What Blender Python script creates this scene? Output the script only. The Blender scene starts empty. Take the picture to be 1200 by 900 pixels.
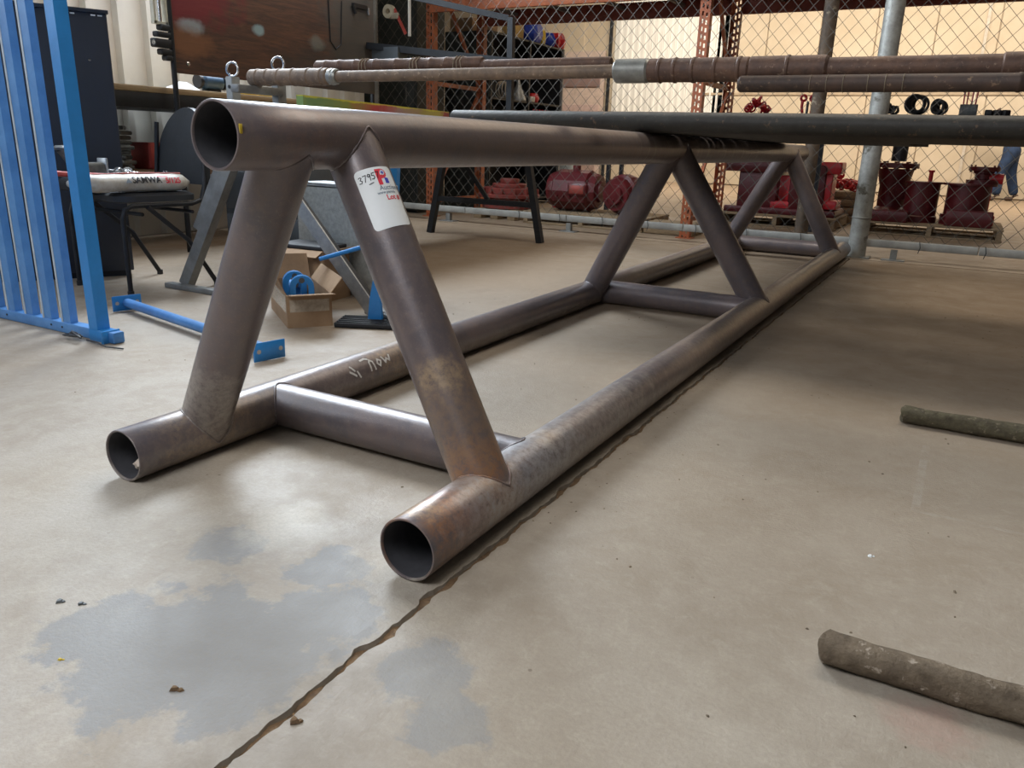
import bpy, math, random
from mathutils import Vector, Matrix
random.seed(7)
S = bpy.context.scene
COL = S.collection
PI = math.pi

# ------------------------------------------------------------------ camera
F, PITCH, ROLL, H, AZ = 920., 0.2971, 0.0328, 0.75, .5052
def ray(px, py):
    X2 = (px-600)/F; Y2 = (py-450)/F
    c, s = math.cos(ROLL), math.sin(ROLL)
    X = c*X2+s*Y2; u = s*X2-c*Y2
    cp, sp = math.cos(PITCH), math.sin(PITCH)
    x, y, z = X, cp+u*sp, -sp+u*cp
    s, c = math.sin(AZ), math.cos(AZ)
    return Vector((c*x-s*y, s*x+c*y, z))
CAMP = Vector((0, 0, H))
def at(px, py, Y):      # real point on the plane y = Y seen at that pixel of the photograph
    r = ray(px, py); return CAMP+r*(Y/r.y)
def atx(px, py, X):
    r = ray(px, py); return CAMP+r*(X/r.x)
def fl(px, py, z=0.):
    r = ray(px, py); return CAMP+r*((z-H)/r.z)
cam = bpy.data.objects.new('camera', bpy.data.cameras.new('camera')); COL.objects.link(cam)
fw = ray(600, 450).normalized(); rt = (ray(601, 450)-ray(600, 450)).normalized(); up = rt.cross(fw)
cam.matrix_world = Matrix(((rt.x, up.x, -fw.x, 0), (rt.y, up.y, -fw.y, 0), (rt.z, up.z, -fw.z, H), (0, 0, 0, 1)))
cam.data.sensor_width = 36; cam.data.lens = F/1200*36; cam.data.clip_start = .02
S.camera = cam

# ------------------------------------------------------------------ world, lights, exposure
W = bpy.data.worlds.new('world'); S.world = W; W.use_nodes = True
W.node_tree.nodes['Background'].inputs[0].default_value = (.75, .85, 1, 1)
W.node_tree.nodes['Background'].inputs[1].default_value = .3
def area(name, loc, target, sx, sy, power, col):
    l = bpy.data.lights.new(name, 'AREA'); l.shape = 'RECTANGLE'; l.size = sx; l.size_y = sy; l.energy = power; l.color = col
    o = bpy.data.objects.new(name, l); COL.objects.link(o); o.location = loc
    o.rotation_euler = (Vector(target)-Vector(loc)).to_track_quat('-Z', 'Y').to_euler()
    return o
area('bay_door_daylight', (-5.2, .5, 2.0), (0, .7, .6), 4.0, 3.6, 110, (.82, .90, 1.0))
area('high_window_daylight', (-5.15, 4.0, 3.25), (-1.0, 1.4, .2), 3.2, 2.3, 430, (.80, .90, 1.0))
area('skylight', (-.4, 4.6, 4.8), (-.4, 4.5, 0), 3.2, 1.6, 70, (1, .90, .76))
area('near_fill_light', (-1.0, -.8, 2.7), (-1.1, 1.2, .3), 1.6, 1.2, 42, (.95, .96, 1))  # unseen fill added near the camera to brighten the near truss
area('front_fill_light', (1.2, -3.8, 2.2), (-.3, .8, .2), 2.6, 2.4, 7, (.88, .94, 1))  # unseen weak fill added behind the camera for the sides facing it
area('back_room_lamp', (-3.5, 15.2, 4.7), (-3.5, 16.8, 0), 9, 1.6, 420, (1, .87, .70))
area('back_room_lamp', (2.0, 14.6, 4.7), (1.8, 16.8, 0), 4, 2.0, 240, (1, .87, .70))
area('aisle_lamp', (-2.2, 8.6, 4.7), (-2.2, 6.9, 0), 5, 1.0, 32, (1, .78, .55))
S.view_settings.view_transform = 'Standard'; S.view_settings.look = 'None'
S.view_settings.exposure = 0.55; S.view_settings.gamma = 1; S.view_settings.use_curve_mapping = False

# ------------------------------------------------------------------ materials
def _nt(name):
    m = bpy.data.materials.new(name); m.use_nodes = True
    nt = m.node_tree; b = nt.nodes['Principled BSDF']
    return m, nt, b
def N(nt, t, **kw):
    n = nt.nodes.new(t)
    for k, v in kw.items():
        if k.startswith('i_'): n.inputs[k[2:].replace('_', ' ')].default_value = v
        else: setattr(n, k, v)
    return n
def L(nt, a, b): nt.links.new(a, b)
def ramp(nt, fac, p0, p1, c0=(0, 0, 0, 1), c1=(1, 1, 1, 1)):
    r = N(nt, 'ShaderNodeValToRGB'); e = r.color_ramp.elements
    e[0].position = p0; e[1].position = p1; e[0].color = c0; e[1].color = c1
    L(nt, fac, r.inputs[0]); return r.outputs[0]
def noise(nt, vec, scale, detail=5, rough=.6, dist=0.):
    n = N(nt, 'ShaderNodeTexNoise'); n.inputs['Scale'].default_value = scale
    n.inputs['Detail'].default_value = detail; n.inputs['Roughness'].default_value = rough; n.inputs['Distortion'].default_value = dist
    L(nt, vec, n.inputs['Vector']); return n.outputs['Fac']
def mixc(nt, fac, a, b, mode='MIX'):
    m = N(nt, 'ShaderNodeMix', data_type='RGBA', blend_type=mode)
    if isinstance(fac, (int, float)): m.inputs[0].default_value = fac
    else: L(nt, fac, m.inputs[0])
    for k, v in ((6, a), (7, b)):
        if isinstance(v, tuple): m.inputs[k].default_value = (*v[:3], 1)
        else: L(nt, v, m.inputs[k])
    return m.outputs[2]
def mth(nt, op, a, b=0., clamp=False):
    m = N(nt, 'ShaderNodeMath', operation=op); m.use_clamp = clamp
    for k, v in ((0, a), (1, b)):
        if isinstance(v, (int, float)): m.inputs[k].default_value = v
        else: L(nt, v, m.inputs[k])
    return m.outputs[0]
def coords(nt): return N(nt, 'ShaderNodeTexCoord').outputs['Object']
def bump(nt, b, h, strength=.3, dist=.01):
    n = N(nt, 'ShaderNodeBump'); n.inputs['Strength'].default_value = strength; n.inputs['Distance'].default_value = dist
    L(nt, h, n.inputs['Height']); L(nt, n.outputs[0], b.inputs['Normal'])
def blob(nt, co, c, r, soft=.5, wob=.5, nscale=8, axes=(1, 1, 1)):
    """mask 1 inside a wobbly ball of radius r about c (a stain with a shape of its own)"""
    mp = N(nt, 'ShaderNodeVectorMath', operation='SUBTRACT'); L(nt, co, mp.inputs[0]); mp.inputs[1].default_value = c
    sc = N(nt, 'ShaderNodeVectorMath', operation='MULTIPLY'); L(nt, mp.outputs[0], sc.inputs[0]); sc.inputs[1].default_value = axes
    ln = N(nt, 'ShaderNodeVectorMath', operation='LENGTH'); L(nt, sc.outputs[0], ln.inputs[0])
    d = mth(nt, 'DIVIDE', ln.outputs['Value'], r)
    nn = noise(nt, co, nscale, 6, .65)
    d = mth(nt, 'ADD', d, mth(nt, 'MULTIPLY', mth(nt, 'SUBTRACT', nn, .5), wob*4))
    m = N(nt, 'ShaderNodeMapRange'); m.inputs[1].default_value = 1-soft/2; m.inputs[2].default_value = 1+soft/2
    m.inputs[3].default_value = 1; m.inputs[4].default_value = 0; L(nt, d, m.inputs[0])
    return m.outputs[0]
_cache = {}
def mat(name, col, rough=.6, metal=0., var=.25, scale=12, col2=None, fleck=None, fs=60, bmp=.15, bs=60, spec=.5):
    if name in _cache: return _cache[name]
    m, nt, b = _nt(name); co = coords(nt)
    c2 = col2 or tuple(x*(1-var) for x in col)
    n = noise(nt, co, scale, 6, .65)
    c = mixc(nt, ramp(nt, n, .35, .65), col, c2)
    if fleck:
        f = noise(nt, co, fs, 4, .7); c = mixc(nt, ramp(nt, f, .60, .68), c, fleck)
    L(nt, c, b.inputs['Base Color'])
    b.inputs['Roughness'].default_value = rough; b.inputs['Metallic'].default_value = metal
    b.inputs['Specular IOR Level'].default_value = spec
    if bmp: bump(nt, b, noise(nt, co, bs, 5, .6), bmp, .004)
    _cache[name] = m; return m

# concrete
def concrete():
    m, nt, b = _nt('concrete'); co = coords(nt)
    big = noise(nt, co, .9, 5, .6, .4); mid = noise(nt, co, 5, 8, .7, .3); fine = noise(nt, co, 130, 4, .7)
    c = mixc(nt, ramp(nt, big, .35, .65), (.345, .29, .225), (.40, .355, .295))
    c = mixc(nt, mth(nt, 'MULTIPLY', ramp(nt, mid, .40, .64), .75), c, (.30, .245, .18))
    m2 = noise(nt, co, 22, 7, .75, .6)
    c = mixc(nt, mth(nt, 'MULTIPLY', ramp(nt, m2, .50, .70), .45), c, (.50, .45, .37))
    c = mixc(nt, mth(nt, 'MULTIPLY', ramp(nt, m2, .48, .30), .0), c, (.24, .2, .15))
    # dusty brown-orange dirt further in, deepened to paint shade into the floor there
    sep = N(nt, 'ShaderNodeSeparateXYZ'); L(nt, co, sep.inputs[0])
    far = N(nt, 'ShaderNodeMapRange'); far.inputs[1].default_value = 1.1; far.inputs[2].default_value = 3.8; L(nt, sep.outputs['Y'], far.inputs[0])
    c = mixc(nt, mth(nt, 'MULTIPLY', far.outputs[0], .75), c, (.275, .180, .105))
    # cool grey bare patches
    g = None
    for (x, y, r) in ((-.93, .66, .17), (-.82, .66, .12), (-.80, .83, .10), (-1.07, .61, .08), (-.90, .96, .07), (-1.12, .92, .07), (-.58, .80, .07), (-.49, .74, .06)):
        k = blob(nt, co, (x, y, 0), r, .22, .55, 14)
        g = k if g is None else mth(nt, 'MAXIMUM', g, k)
    c = mixc(nt, mth(nt, 'MULTIPLY', g, .80), c, (.215, .225, .232))
    # pale worn spots
    for (x, y, r, a) in ((-1.08, 1.02, .08, .6), (-.78, 1.06, .09, .45), (-.66, .93, .06, .4), (-.25, .8, .25, .25), (-1.5, .9, .35, .25)):
        c = mixc(nt, mth(nt, 'MULTIPLY', blob(nt, co, (x, y, 0), r, .9, .5, 16), a), c, (.56, .51, .42))
    # pale L-shaped line on the right and grey tint along the joint
    dx = mth(nt, 'ABSOLUTE', mth(nt, 'SUBTRACT', sep.outputs['X'], .02)); dy = mth(nt, 'ABSOLUTE', mth(nt, 'SUBTRACT', sep.outputs['Y'], 1.83))
    l1 = mth(nt, 'MULTIPLY', mth(nt, 'LESS_THAN', dx, .009), mth(nt, 'MULTIPLY', mth(nt, 'GREATER_THAN', sep.outputs['Y'], 1.83), mth(nt, 'LESS_THAN', sep.outputs['Y'], 2.3)))
    l2 = mth(nt, 'MULTIPLY', mth(nt, 'LESS_THAN', dy, .008), mth(nt, 'MULTIPLY', mth(nt, 'GREATER_THAN', sep.outputs['X'], .015), mth(nt, 'LESS_THAN', sep.outputs['X'], .5)))
    lm = mth(nt, 'MULTIPLY', mth(nt, 'MAXIMUM', l1, l2), ramp(nt, noise(nt, co, 18, 5, .7), .40, .62))
    c = mixc(nt, mth(nt, 'MULTIPLY', lm, .35), c, (.5, .47, .43))
    jd = mth(nt, 'ABSOLUTE', mth(nt, 'ADD', sep.outputs['X'], .66))
    jm = N(nt, 'ShaderNodeMapRange'); jm.inputs[1].default_value = .02; jm.inputs[2].default_value = .16; jm.inputs[3].default_value = 1; jm.inputs[4].default_value = 0; L(nt, jd, jm.inputs[0])
    c = mixc(nt, mth(nt, 'MULTIPLY', mth(nt, 'MULTIPLY', jm.outputs[0], ramp(nt, mid, .3, .6)), .5), c, (.24, .22, .19))
    # red primer stain by the near scrap bar
    c = mixc(nt, mth(nt, 'MULTIPLY', blob(nt, co, (.08, 1.08, 0), .05, .8, .5, 25), .35), c, (.42, .2, .16))
    # dark specks, light grit
    v = N(nt, 'ShaderNodeTexVoronoi'); v.inputs['Scale'].default_value = 16; L(nt, co, v.inputs['Vector'])
    vs = mth(nt, 'MULTIPLY', mth(nt, 'LESS_THAN', v.outputs['Distance'], .055), ramp(nt, noise(nt, co, 3, 3, .6), .5, .6))
    c = mixc(nt, mth(nt, 'MULTIPLY', vs, .7), c, (.13, .10, .07))
    c = mixc(nt, mth(nt, 'MULTIPLY', ramp(nt, fine, .32, .68), .40), c, (.27, .235, .19))
    L(nt, c, b.inputs['Base Color'])
    L(nt, ramp(nt, mid, .3, .7, (.42, .42, .42, 1), (.68, .68, .68, 1)), b.inputs['Roughness'])
    st = N(nt, 'ShaderNodeMapping'); st.inputs['Rotation'].default_value = (0, 0, .9); st.inputs['Scale'].default_value = (60, 16, 60); L(nt, co, st.inputs[0])
    trowel = noise(nt, st.outputs[0], 1, 6, .65)
    h = mth(nt, 'ADD', mth(nt, 'MULTIPLY', fine, .5), mth(nt, 'ADD', mth(nt, 'MULTIPLY', trowel, .35), mth(nt, 'MULTIPLY', mid, .8)))
    bump(nt, b, h, .42, .006)
    return m
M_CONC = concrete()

def pipe_steel(name, rusty=None, dust=True, rings=False, base=((.165, .130, .130), (.112, .100, .110))):
    m, nt, b = _nt(name); co = coords(nt)
    n1 = noise(nt, co, 7, 7, .65, .3); n2 = noise(nt, co, 45, 6, .7); n3 = noise(nt, co, 220, 4, .7)
    c = mixc(nt, ramp(nt, n1, .35, .66), base[0], base[1])
    c = mixc(nt, mth(nt, 'MULTIPLY', ramp(nt, n2, .46, .66), .45), c, (.205, .150, .125))
    c = mixc(nt, mth(nt, 'MULTIPLY', ramp(nt, n3, .58, .70), .35), c, (.30, .26, .23))
    sep = N(nt, 'ShaderNodeSeparateXYZ'); L(nt, co, sep.inputs[0])
    if rings:   # pale bands painted on the top pipe as light slits between the pipes above
        w = N(nt, 'ShaderNodeTexNoise'); w.noise_dimensions = '1D'; w.inputs['Scale'].default_value = 26; w.inputs['Detail'].default_value = 3; L(nt, sep.outputs['Y'], w.inputs['W'])
        k = N(nt, 'ShaderNodeMapRange'); k.inputs[1].default_value = 1.55; k.inputs[2].default_value = 1.9; L(nt, sep.outputs['Y'], k.inputs[0])
        rr = mth(nt, 'MULTIPLY', ramp(nt, w.outputs['Fac'], .62, .66), k.outputs[0])
        c = mixc(nt, mth(nt, 'MULTIPLY', rr, .6), c, (.30, .27, .25))
    if dust:
        dz = N(nt, 'ShaderNodeMapRange'); dz.inputs[1].default_value = .075; dz.inputs[2].default_value = .0; L(nt, sep.outputs['Z'], dz.inputs[0])
        dm = mth(nt, 'MULTIPLY', dz.outputs[0], ramp(nt, noise(nt, co, 28, 7, .75), .40, .62))
        c = mixc(nt, mth(nt, 'MULTIPLY', dm, .75), c, (.38, .34, .28))
    for (p, r, a, col) in (rusty or ()):
        k = blob(nt, co, p, r, .7, .55, 22)
        k2 = mth(nt, 'MULTIPLY', k, ramp(nt, noise(nt, co, 60, 6, .75), .34, .60))
        c = mixc(nt, mth(nt, 'MULTIPLY', k2, a), c, col)
    L(nt, c, b.inputs['Base Color'])
    L(nt, ramp(nt, n2, .3, .7, (.28, .28, .28, 1), (.52, .52, .52, 1)), b.inputs['Roughness'])
    b.inputs['Metallic'].default_value = .25
    b.inputs['Coat Weight'].default_value = .5; b.inputs['Coat Roughness'].default_value = .30
    bump(nt, b, mth(nt, 'ADD', n2, mth(nt, 'MULTIPLY', n3, .6)), .22, .003)
    return m
ORG = (.36, .17, .075); TAN = (.42, .31, .20); BLU = (.20, .215, .25); CHK = (.62, .58, .54)

def chainmat(): return mat('galvanised_wire', (.13, .12, .105), .5, .4, .3)
def wood(name, a, b_, scale=(1, 12, 12), rough=.75, extra=()):
    if name in _cache: return _cache[name]
    m, nt, b = _nt(name); co = coords(nt)
    mp = N(nt, 'ShaderNodeMapping'); mp.inputs['Scale'].default_value = scale; L(nt, co, mp.inputs[0])
    n = noise(nt, mp.outputs[0], 3, 7, .65, 1.2); f = noise(nt, mp.outputs[0], 14, 5, .7)
    c = mixc(nt, ramp(nt, n, .32, .68), a, b_)
    c = mixc(nt, mth(nt, 'MULTIPLY', ramp(nt, f, .5, .7), .45), c, tuple(x*.5 for x in b_))
    for (p, r, al, col, ax) in extra:
        c = mixc(nt, mth(nt, 'MULTIPLY', blob(nt, co, p, r, .6, .4, 7, ax), al), c, col)
    L(nt, c, b.inputs['Base Color']); b.inputs['Roughness'].default_value = rough
    bump(nt, b, n, .2, .004); _cache[name] = m; return m

BLACK = mat('black_painted_steel', (.020, .022, .026), .5, 0, .3, spec=.35)
DARKB = mat('blue_black_cabinet_paint', (.030, .037, .052), .45, 0, .15, 3)
GALV = mat('galvanised_steel', (.42, .44, .44), .38, .55, .35, 30, (.30, .32, .33), bmp=.06)
GALVD = mat('dull_galvanised_steel', (.27, .28, .27), .55, .3, .35, 9, (.17, .17, .165))
BLUE = mat('light_blue_enamel', (.10, .28, .60), .38, 0, .25, 6, (.055, .19, .47))
BLUEB = mat('bright_blue_enamel', (.03, .24, .62), .33, 0, .2, 6)
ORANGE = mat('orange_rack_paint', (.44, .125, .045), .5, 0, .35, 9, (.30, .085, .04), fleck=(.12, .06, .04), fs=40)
MAROON = mat('dark_red_machine_paint', (.12, .012, .016), .38, 0, .35, 10)
REDB = mat('bright_red_paint', (.62, .025, .035), .35, 0, .3, 10)
RUSTROD = mat('brown_rusted_rod', (.155, .085, .055), .6, .2, .4, 22, (.085, .05, .038), fleck=(.28, .19, .13), fs=70, bmp=.5)
RUSTDK = mat('dark_pipe_scale', (.060, .058, .050), .55, .2, .35, 14, (.040, .036, .032), fleck=(.16, .11, .07), fs=35, bmp=.4)
BRASSY = mat('greenish_steel_box_end', (.22, .215, .165), .45, .4, .3, 25)
CHROME = mat('chromed_ring_steel', (.62, .62, .62), .25, .9, .1)
CARD = mat('cardboard', (.34, .225, .13), .85, 0, .25, 9, (.27, .17, .095))
PALW = wood('pallet_wood', (.34, .25, .15), (.20, .14, .08), (3, 20, 20))
BLKPL = mat('black_plastic', (.022, .023, .026), .5, 0, .2)
WHITE = mat('white_paper', (.86, .90, .91), .55, 0, .04, 20, bmp=.03)
INK = mat('black_ink', (.015, .015, .02), .5, 0, 0, bmp=0)
REDINK = mat('red_print', (.75, .04, .07), .5, 0, .05, bmp=0)
BLUEINK = mat('blue_print', (.03, .05, .50), .5, 0, .05, bmp=0)
GREYINK = mat('grey_print', (.22, .28, .34), .5, 0, .05, bmp=0)
CHALK = mat('paint_marker_white', (.72, .70, .66), .8, 0, .2, 80, bmp=.1)
DENIM = mat('blue_denim', (.015, .040, .105), .85, 0, .45, 9)
SKIN = mat('skin', (.45, .26, .18), .55, 0, .1)
SHIRT = mat('dark_work_shirt', (.05, .055, .07), .85, 0, .2)
BOOT = mat('brown_leather_boot', (.08, .045, .03), .6, 0, .3)
BEIGE = mat('beige_wall_panel', (.58, .50, .39), .7, 0, .12, 1.5, (.51, .43, .32), bmp=.05)
WHITEP = mat('white_corrugated_sheet', (.80, .80, .78), .6, 0, .06, 2)
RIB = mat('cream_ribbed_sheet', (.58, .56, .50), .5, .1, .12, 2)
MAUVE = mat('mauve_door_paint', (.27, .19, .18), .6, 0, .15, 3)
BLUEBAG = mat('blue_plastic_bag', (.02, .06, .50), .35, 0, .4, 30)
YEL = mat('yellow_paint', (.70, .50, .04), .5, 0, .25, 12)
CASTG = mat('grey_cast_metal', (.16, .17, .17), .45, .5, .45, 30)

# ------------------------------------------------------------------ mesh helpers
class MB:
    def __init__(s): s.v = []; s.f = []
    def add(s, vs, fs):
        n = len(s.v); s.v += [Vector(v) for v in vs]; s.f += [tuple(i+n for i in f) for f in fs]; return s
    def box(s, c, d, rot=None, bev=0.):
        x, y, z = d[0]/2, d[1]/2, d[2]/2; c = Vector(c)
        if bev <= 0:
            vs = [Vector((a*x, b*y, e*z)) for a in (-1, 1) for b in (-1, 1) for e in (-1, 1)]
            fs = [(0, 1, 3, 2), (4, 6, 7, 5), (0, 4, 5, 1), (2, 3, 7, 6), (0, 2, 6, 4), (1, 5, 7, 3)]
        else:
            q = min(bev, x*.9, y*.9, z*.9); vs = []; fs = []
            prof = [(x-q, y), (x, y-q), (x, -y+q), (x-q, -y), (-x+q, -y), (-x, -y+q), (-x, y-q), (-x+q, y)]
            inn = [(math.copysign(abs(a)-q*.7, a) if abs(a) > q else a, math.copysign(abs(b)-q*.7, b) if abs(b) > q else b) for a, b in prof]
            for pr, zz in ((inn, -z), (prof, -z+q), (prof, z-q), (inn, z)):
                vs += [Vector((a, b, zz)) for a, b in pr]
            for k in range(3):
                for i in range(8):
                    j = (i+1) % 8; fs.append((k*8+j, k*8+i, k*8+8+i, k*8+8+j)[::-1])
            fs.append(tuple(range(8))); fs.append(tuple(range(24, 32))[::-1])
        if rot is not None:
            R = rot if isinstance(rot, Matrix) else Matrix.Rotation(rot, 3, 'Z')
            vs = [R @ v for v in vs]
        return s.add([v+c for v in vs], fs)
    def bar(s, p, q, w, h, up=(0, 0, 1), ext=0.):
        p = Vector(p); q = Vector(q); d = q-p; l = d.length; d.normalize()
        u = Vector(up)
        if abs(d.dot(u)) > .98: u = Vector((1, 0, 0)) if abs(d.x) < .9 else Vector((0, 1, 0))
        x = d.cross(u).normalized(); z = x.cross(d).normalized()
        R = Matrix((x, d, z)).transposed()
        return s.box((p+q)/2, (w, l+2*ext, h), R)
    def rings(s, rs, close0=True, close1=True, loop=False):
        n = len(rs[0]); base = len(s.v)
        for r in rs: s.v += [Vector(v) for v in r]
        m = len(rs)
        for k in range(m if loop else m-1):
            a = base+k*n; b = base+((k+1) % m)*n
            for i in range(n):
                j = (i+1) % n; s.f.append((a+i, a+j, b+j, b+i))
        if not loop:
            if close0: s.f.append(tuple(base+i for i in range(n))[::-1])
            if close1: s.f.append(tuple(base+(m-1)*n+i for i in range(n)))
        return s
    def tube(s, pts, r, seg=12, closed=False, r_=None):
        pts = [Vector(p) for p in pts]; m = len(pts); rs = []; prev = None
        for k in range(m):
            if closed: d = pts[(k+1) % m]-pts[k-1]
            else: d = pts[min(k+1, m-1)]-pts[max(k-1, 0)]
            d.normalize()
            if prev is None:
                u = Vector((0, 0, 1)) if abs(d.z) < .95 else Vector((1, 0, 0)); x = d.cross(u).normalized()
            else:
                x = (prev-d*prev.dot(d)).normalized()
            prev = x; y = d.cross(x)
            rr = r[k] if isinstance(r, (list, tuple)) else r
            rs.append([pts[k]+x*rr*math.cos(2*PI*i/seg)+y*rr*math.sin(2*PI*i/seg) for i in range(seg)])
        return s.rings(rs, loop=closed)
    def lathe(s, prof, c=(0, 0, 0), axis=(0, 0, 1), seg=24, close=True):
        """prof: (radius, distance along axis)"""
        a = Vector(axis).normalized(); u = Vector((0, 0, 1)) if abs(a.z) < .9 else Vector((1, 0, 0))
        x = a.cross(u).normalized(); y = a.cross(x); c = Vector(c); rs = []
        for r, t in prof:
            rs.append([c+a*t+(x*math.cos(2*PI*i/seg)+y*math.sin(2*PI*i/seg))*max(r, 1e-5) for i in range(seg)])
        return s.rings(rs, close, close)
    def prism(s, poly, y0, y1, f=lambda a, b, t: (a, t, b)):
        n = len(poly)
        s.rings([[f(a, b, y0) for a, b in poly], [f(a, b, y1) for a, b in poly]]); return s
    def build(s, name, m, parent=None, mat2=None, smooth=True, ang=35, world=True):
        me = bpy.data.meshes.new(name)
        vs = s.v
        if parent is not None and world:
            inv = ROOTM[parent.name].inverted(); vs = [inv @ v for v in vs]
        me.from_pydata([tuple(v) for v in vs], [], s.f); me.validate()
        import bmesh
        bm = bmesh.new(); bm.from_mesh(me); bmesh.ops.recalc_face_normals(bm, faces=bm.faces); bm.to_mesh(me); bm.free()
        me.materials.append(m)
        if smooth:
            me.shade_smooth(); me.set_sharp_from_angle(angle=math.radians(ang))
        o = bpy.data.objects.new(name, me); COL.objects.link(o)
        if parent is not None:
            o.parent = parent; ROOTM[o.name] = ROOTM[parent.name]
        else: ROOTM[o.name] = Matrix.Identity(4)
        return o
ROOTM = {}
def tag(o, label=None, cat=None, group=None, kind=None):
    if label: o['label'] = label
    if cat: o['category'] = cat
    if group: o['group'] = group
    if kind: o['kind'] = kind
    return o
def thing(name, label, cat, loc=(0, 0, 0), rz=0., group=None):
    o = bpy.data.objects.new(name, None); COL.objects.link(o); o.location = loc; o.rotation_euler = (0, 0, rz)
    o.empty_display_size = .1
    ROOTM[o.name] = Matrix.Translation(Vector(loc)) @ Matrix.Rotation(rz, 4, 'Z')
    return tag(o, label, cat, group)
def solo(mb, name, m, label, cat, group=None, kind=None, loc=None, **k):
    """a thing that is one mesh: its origin at its base"""
    lo = Vector((min(v.x for v in mb.v), min(v.y for v in mb.v), min(v.z for v in mb.v))); hi = Vector((max(v.x for v in mb.v), max(v.y for v in mb.v), max(v.z for v in mb.v)))
    c = Vector(((lo.x+hi.x)/2, (lo.y+hi.y)/2, lo.z)) if loc is None else Vector(loc)
    mb.v = [v-c for v in mb.v]
    o = mb.build(name, m, None, **k); o.location = c; ROOTM[o.name] = Matrix.Translation(c)
    return tag(o, label, cat, group, kind)
def copy_tree(o, parent=None):
    c = o.copy(); COL.objects.link(c)
    if parent is not None: c.parent = parent
    for ch in list(o.children): copy_tree(ch, c)
    return c
def torus(mb, c, R, r, axis=(0, 1, 0), seg=28, s2=8):
    a = Vector(axis).normalized(); u = Vector((0, 0, 1)) if abs(a.z) < .9 else Vector((1, 0, 0)); x = a.cross(u).normalized(); y = a.cross(x); c = Vector(c)
    return mb.tube([c+(x*math.cos(2*PI*i/seg)+y*math.sin(2*PI*i/seg))*R for i in range(seg)], r, s2, closed=True)
def textmesh(txt, size, bold=0., shear=0.):
    cu = bpy.data.curves.new('t', 'FONT'); cu.body = txt; cu.size = size; cu.offset = bold; cu.shear = shear; cu.resolution_u = 3
    o = bpy.data.objects.new('t', cu); COL.objects.link(o)
    dg = bpy.context.evaluated_depsgraph_get(); dg.update()
    me = bpy.data.meshes.new_from_object(o.evaluated_get(dg))
    v = [Vector(p.co) for p in me.vertices]; f = [tuple(p.vertices) for p in me.polygons]
    bpy.data.objects.remove(o); bpy.data.curves.remove(cu); bpy.data.meshes.remove(me)
    return v, f

# ------------------------------------------------------------------ the setting
def jag(y, k):
    a = .0022*math.sin(y*23)+.0014*math.sin(y*61+1)+.0009*math.sin(y*143+k*3)+.0010*math.sin(y*291+k*5)
    for c, w, d in ((.62, .018, .006), (.80, .014, .009), (.97, .02, .008), (1.16, .02, .007), (1.5, .025, .006), (1.9, .03, .006)):
        if k == 1: c += .05
        a += (1 if k == 1 else -1)*d*math.exp(-((y-c)/w)**2)
    return a
ys = [-4+.5*i for i in range(9)]+[.3+.012*i for i in range(270)]+[3.6+.06*i for i in range(48)]
ys = sorted(y for y in ys if -4 <= y <= 6.44)
JX = -.685
def slab(side):
    mb = MB(); far = 6. if side > 0 else -16.
    e = []
    for y in ys:
        w = .0058 if y < 3 else .0050
        e.append((JX+side*w+jag(y, 1 if side > 0 else 4)*(1 if y > 0.2 else 0), y))
    n = len(e); vs = []
    for x, y in e: vs += [(x, y, 0), (x+side*.03, y, 0), (far, y, 0), (x-side*.002, y, -.012), (x, y, -.10), (far, y, -.10)]
    vs = [Vector(v) for v in vs]
    for i, (x, y) in enumerate(e): vs[i*6].z = -.0015+.001*math.sin(y*97)      # worn arris
    fs = []
    for i in range(n-1):
        a, b = i*6, i*6+6
        for k, l in ((0, 1), (1, 2), (2, 5), (5, 4), (4, 3), (3, 0)): fs.append((a+k, a+l, b+l, b+k))
    fs.append((0, 1, 2, 5, 4, 3)); fs.append(tuple((n-1)*6+k for k in (3, 4, 5, 2, 1, 0)))
    mb.add(vs, fs); return mb
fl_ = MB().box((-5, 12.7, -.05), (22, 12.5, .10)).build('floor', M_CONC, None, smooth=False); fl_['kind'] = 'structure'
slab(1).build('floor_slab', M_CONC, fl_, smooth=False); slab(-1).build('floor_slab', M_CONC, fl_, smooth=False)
DIRT = mat('joint_dirt', (.20, .125, .065), .95, 0, .4, 50, (.10, .062, .035), fleck=(.32, .2, .1), fs=120, bmp=.8)
j = MB()
for i in range(len(ys)-1):
    y0, y1 = ys[i], ys[i+1]
    z0 = -.006-.003*math.sin(y0*71); z1 = -.006-.003*math.sin(y1*71)
    j.add([(JX-.03, y0, z0), (JX, y0, z0-.003), (JX+.03, y0, z0), (JX-.03, y1, z1), (JX, y1, z1-.003), (JX+.03, y1, z1)], [(0, 1, 4, 3), (1, 2, 5, 4)])
j.build('joint_filler', DIRT, fl_)

def panel_sheet(w, h, pitch, depth, name, m, parent, origin, along, normal):
    """one ribbed sheet, trapezoid ribs"""
    al = Vector(along); nr = Vector(normal); o = Vector(origin); pts = []; x = 0
    while x < w-1e-4:
        for a, b in ((0, 0), (.62, 0), (.70, 1), (.90, 1), (.98, 0)):
            xx = x+a*pitch
            if xx < w-.004: pts.append((xx, b*depth))
        x += pitch
    pts.append((w-.004, 0))
    vs = []; fs = []
    for i, (a, b) in enumerate(pts): vs += [o+al*a+nr*b, o+al*a+nr*b+Vector((0, 0, h))]
    for i in range(len(pts)-1): fs.append((2*i, 2*i+2, 2*i+3, 2*i+1))
    n = len(vs)
    vs += [v-nr*.006 for v in vs]
    for i in range(len(pts)-1): fs.append((n+2*i, n+2*i+1, n+2*i+3, n+2*i+2))
    return MB().add(vs, fs).build(name, m, parent, ang=20)
wl = MB().box((-5.42, 1.2, 2.45), (.16, 10.5, 4.9)).build('wall_left', RIB, None, smooth=False); wl['kind'] = 'structure'
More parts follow.
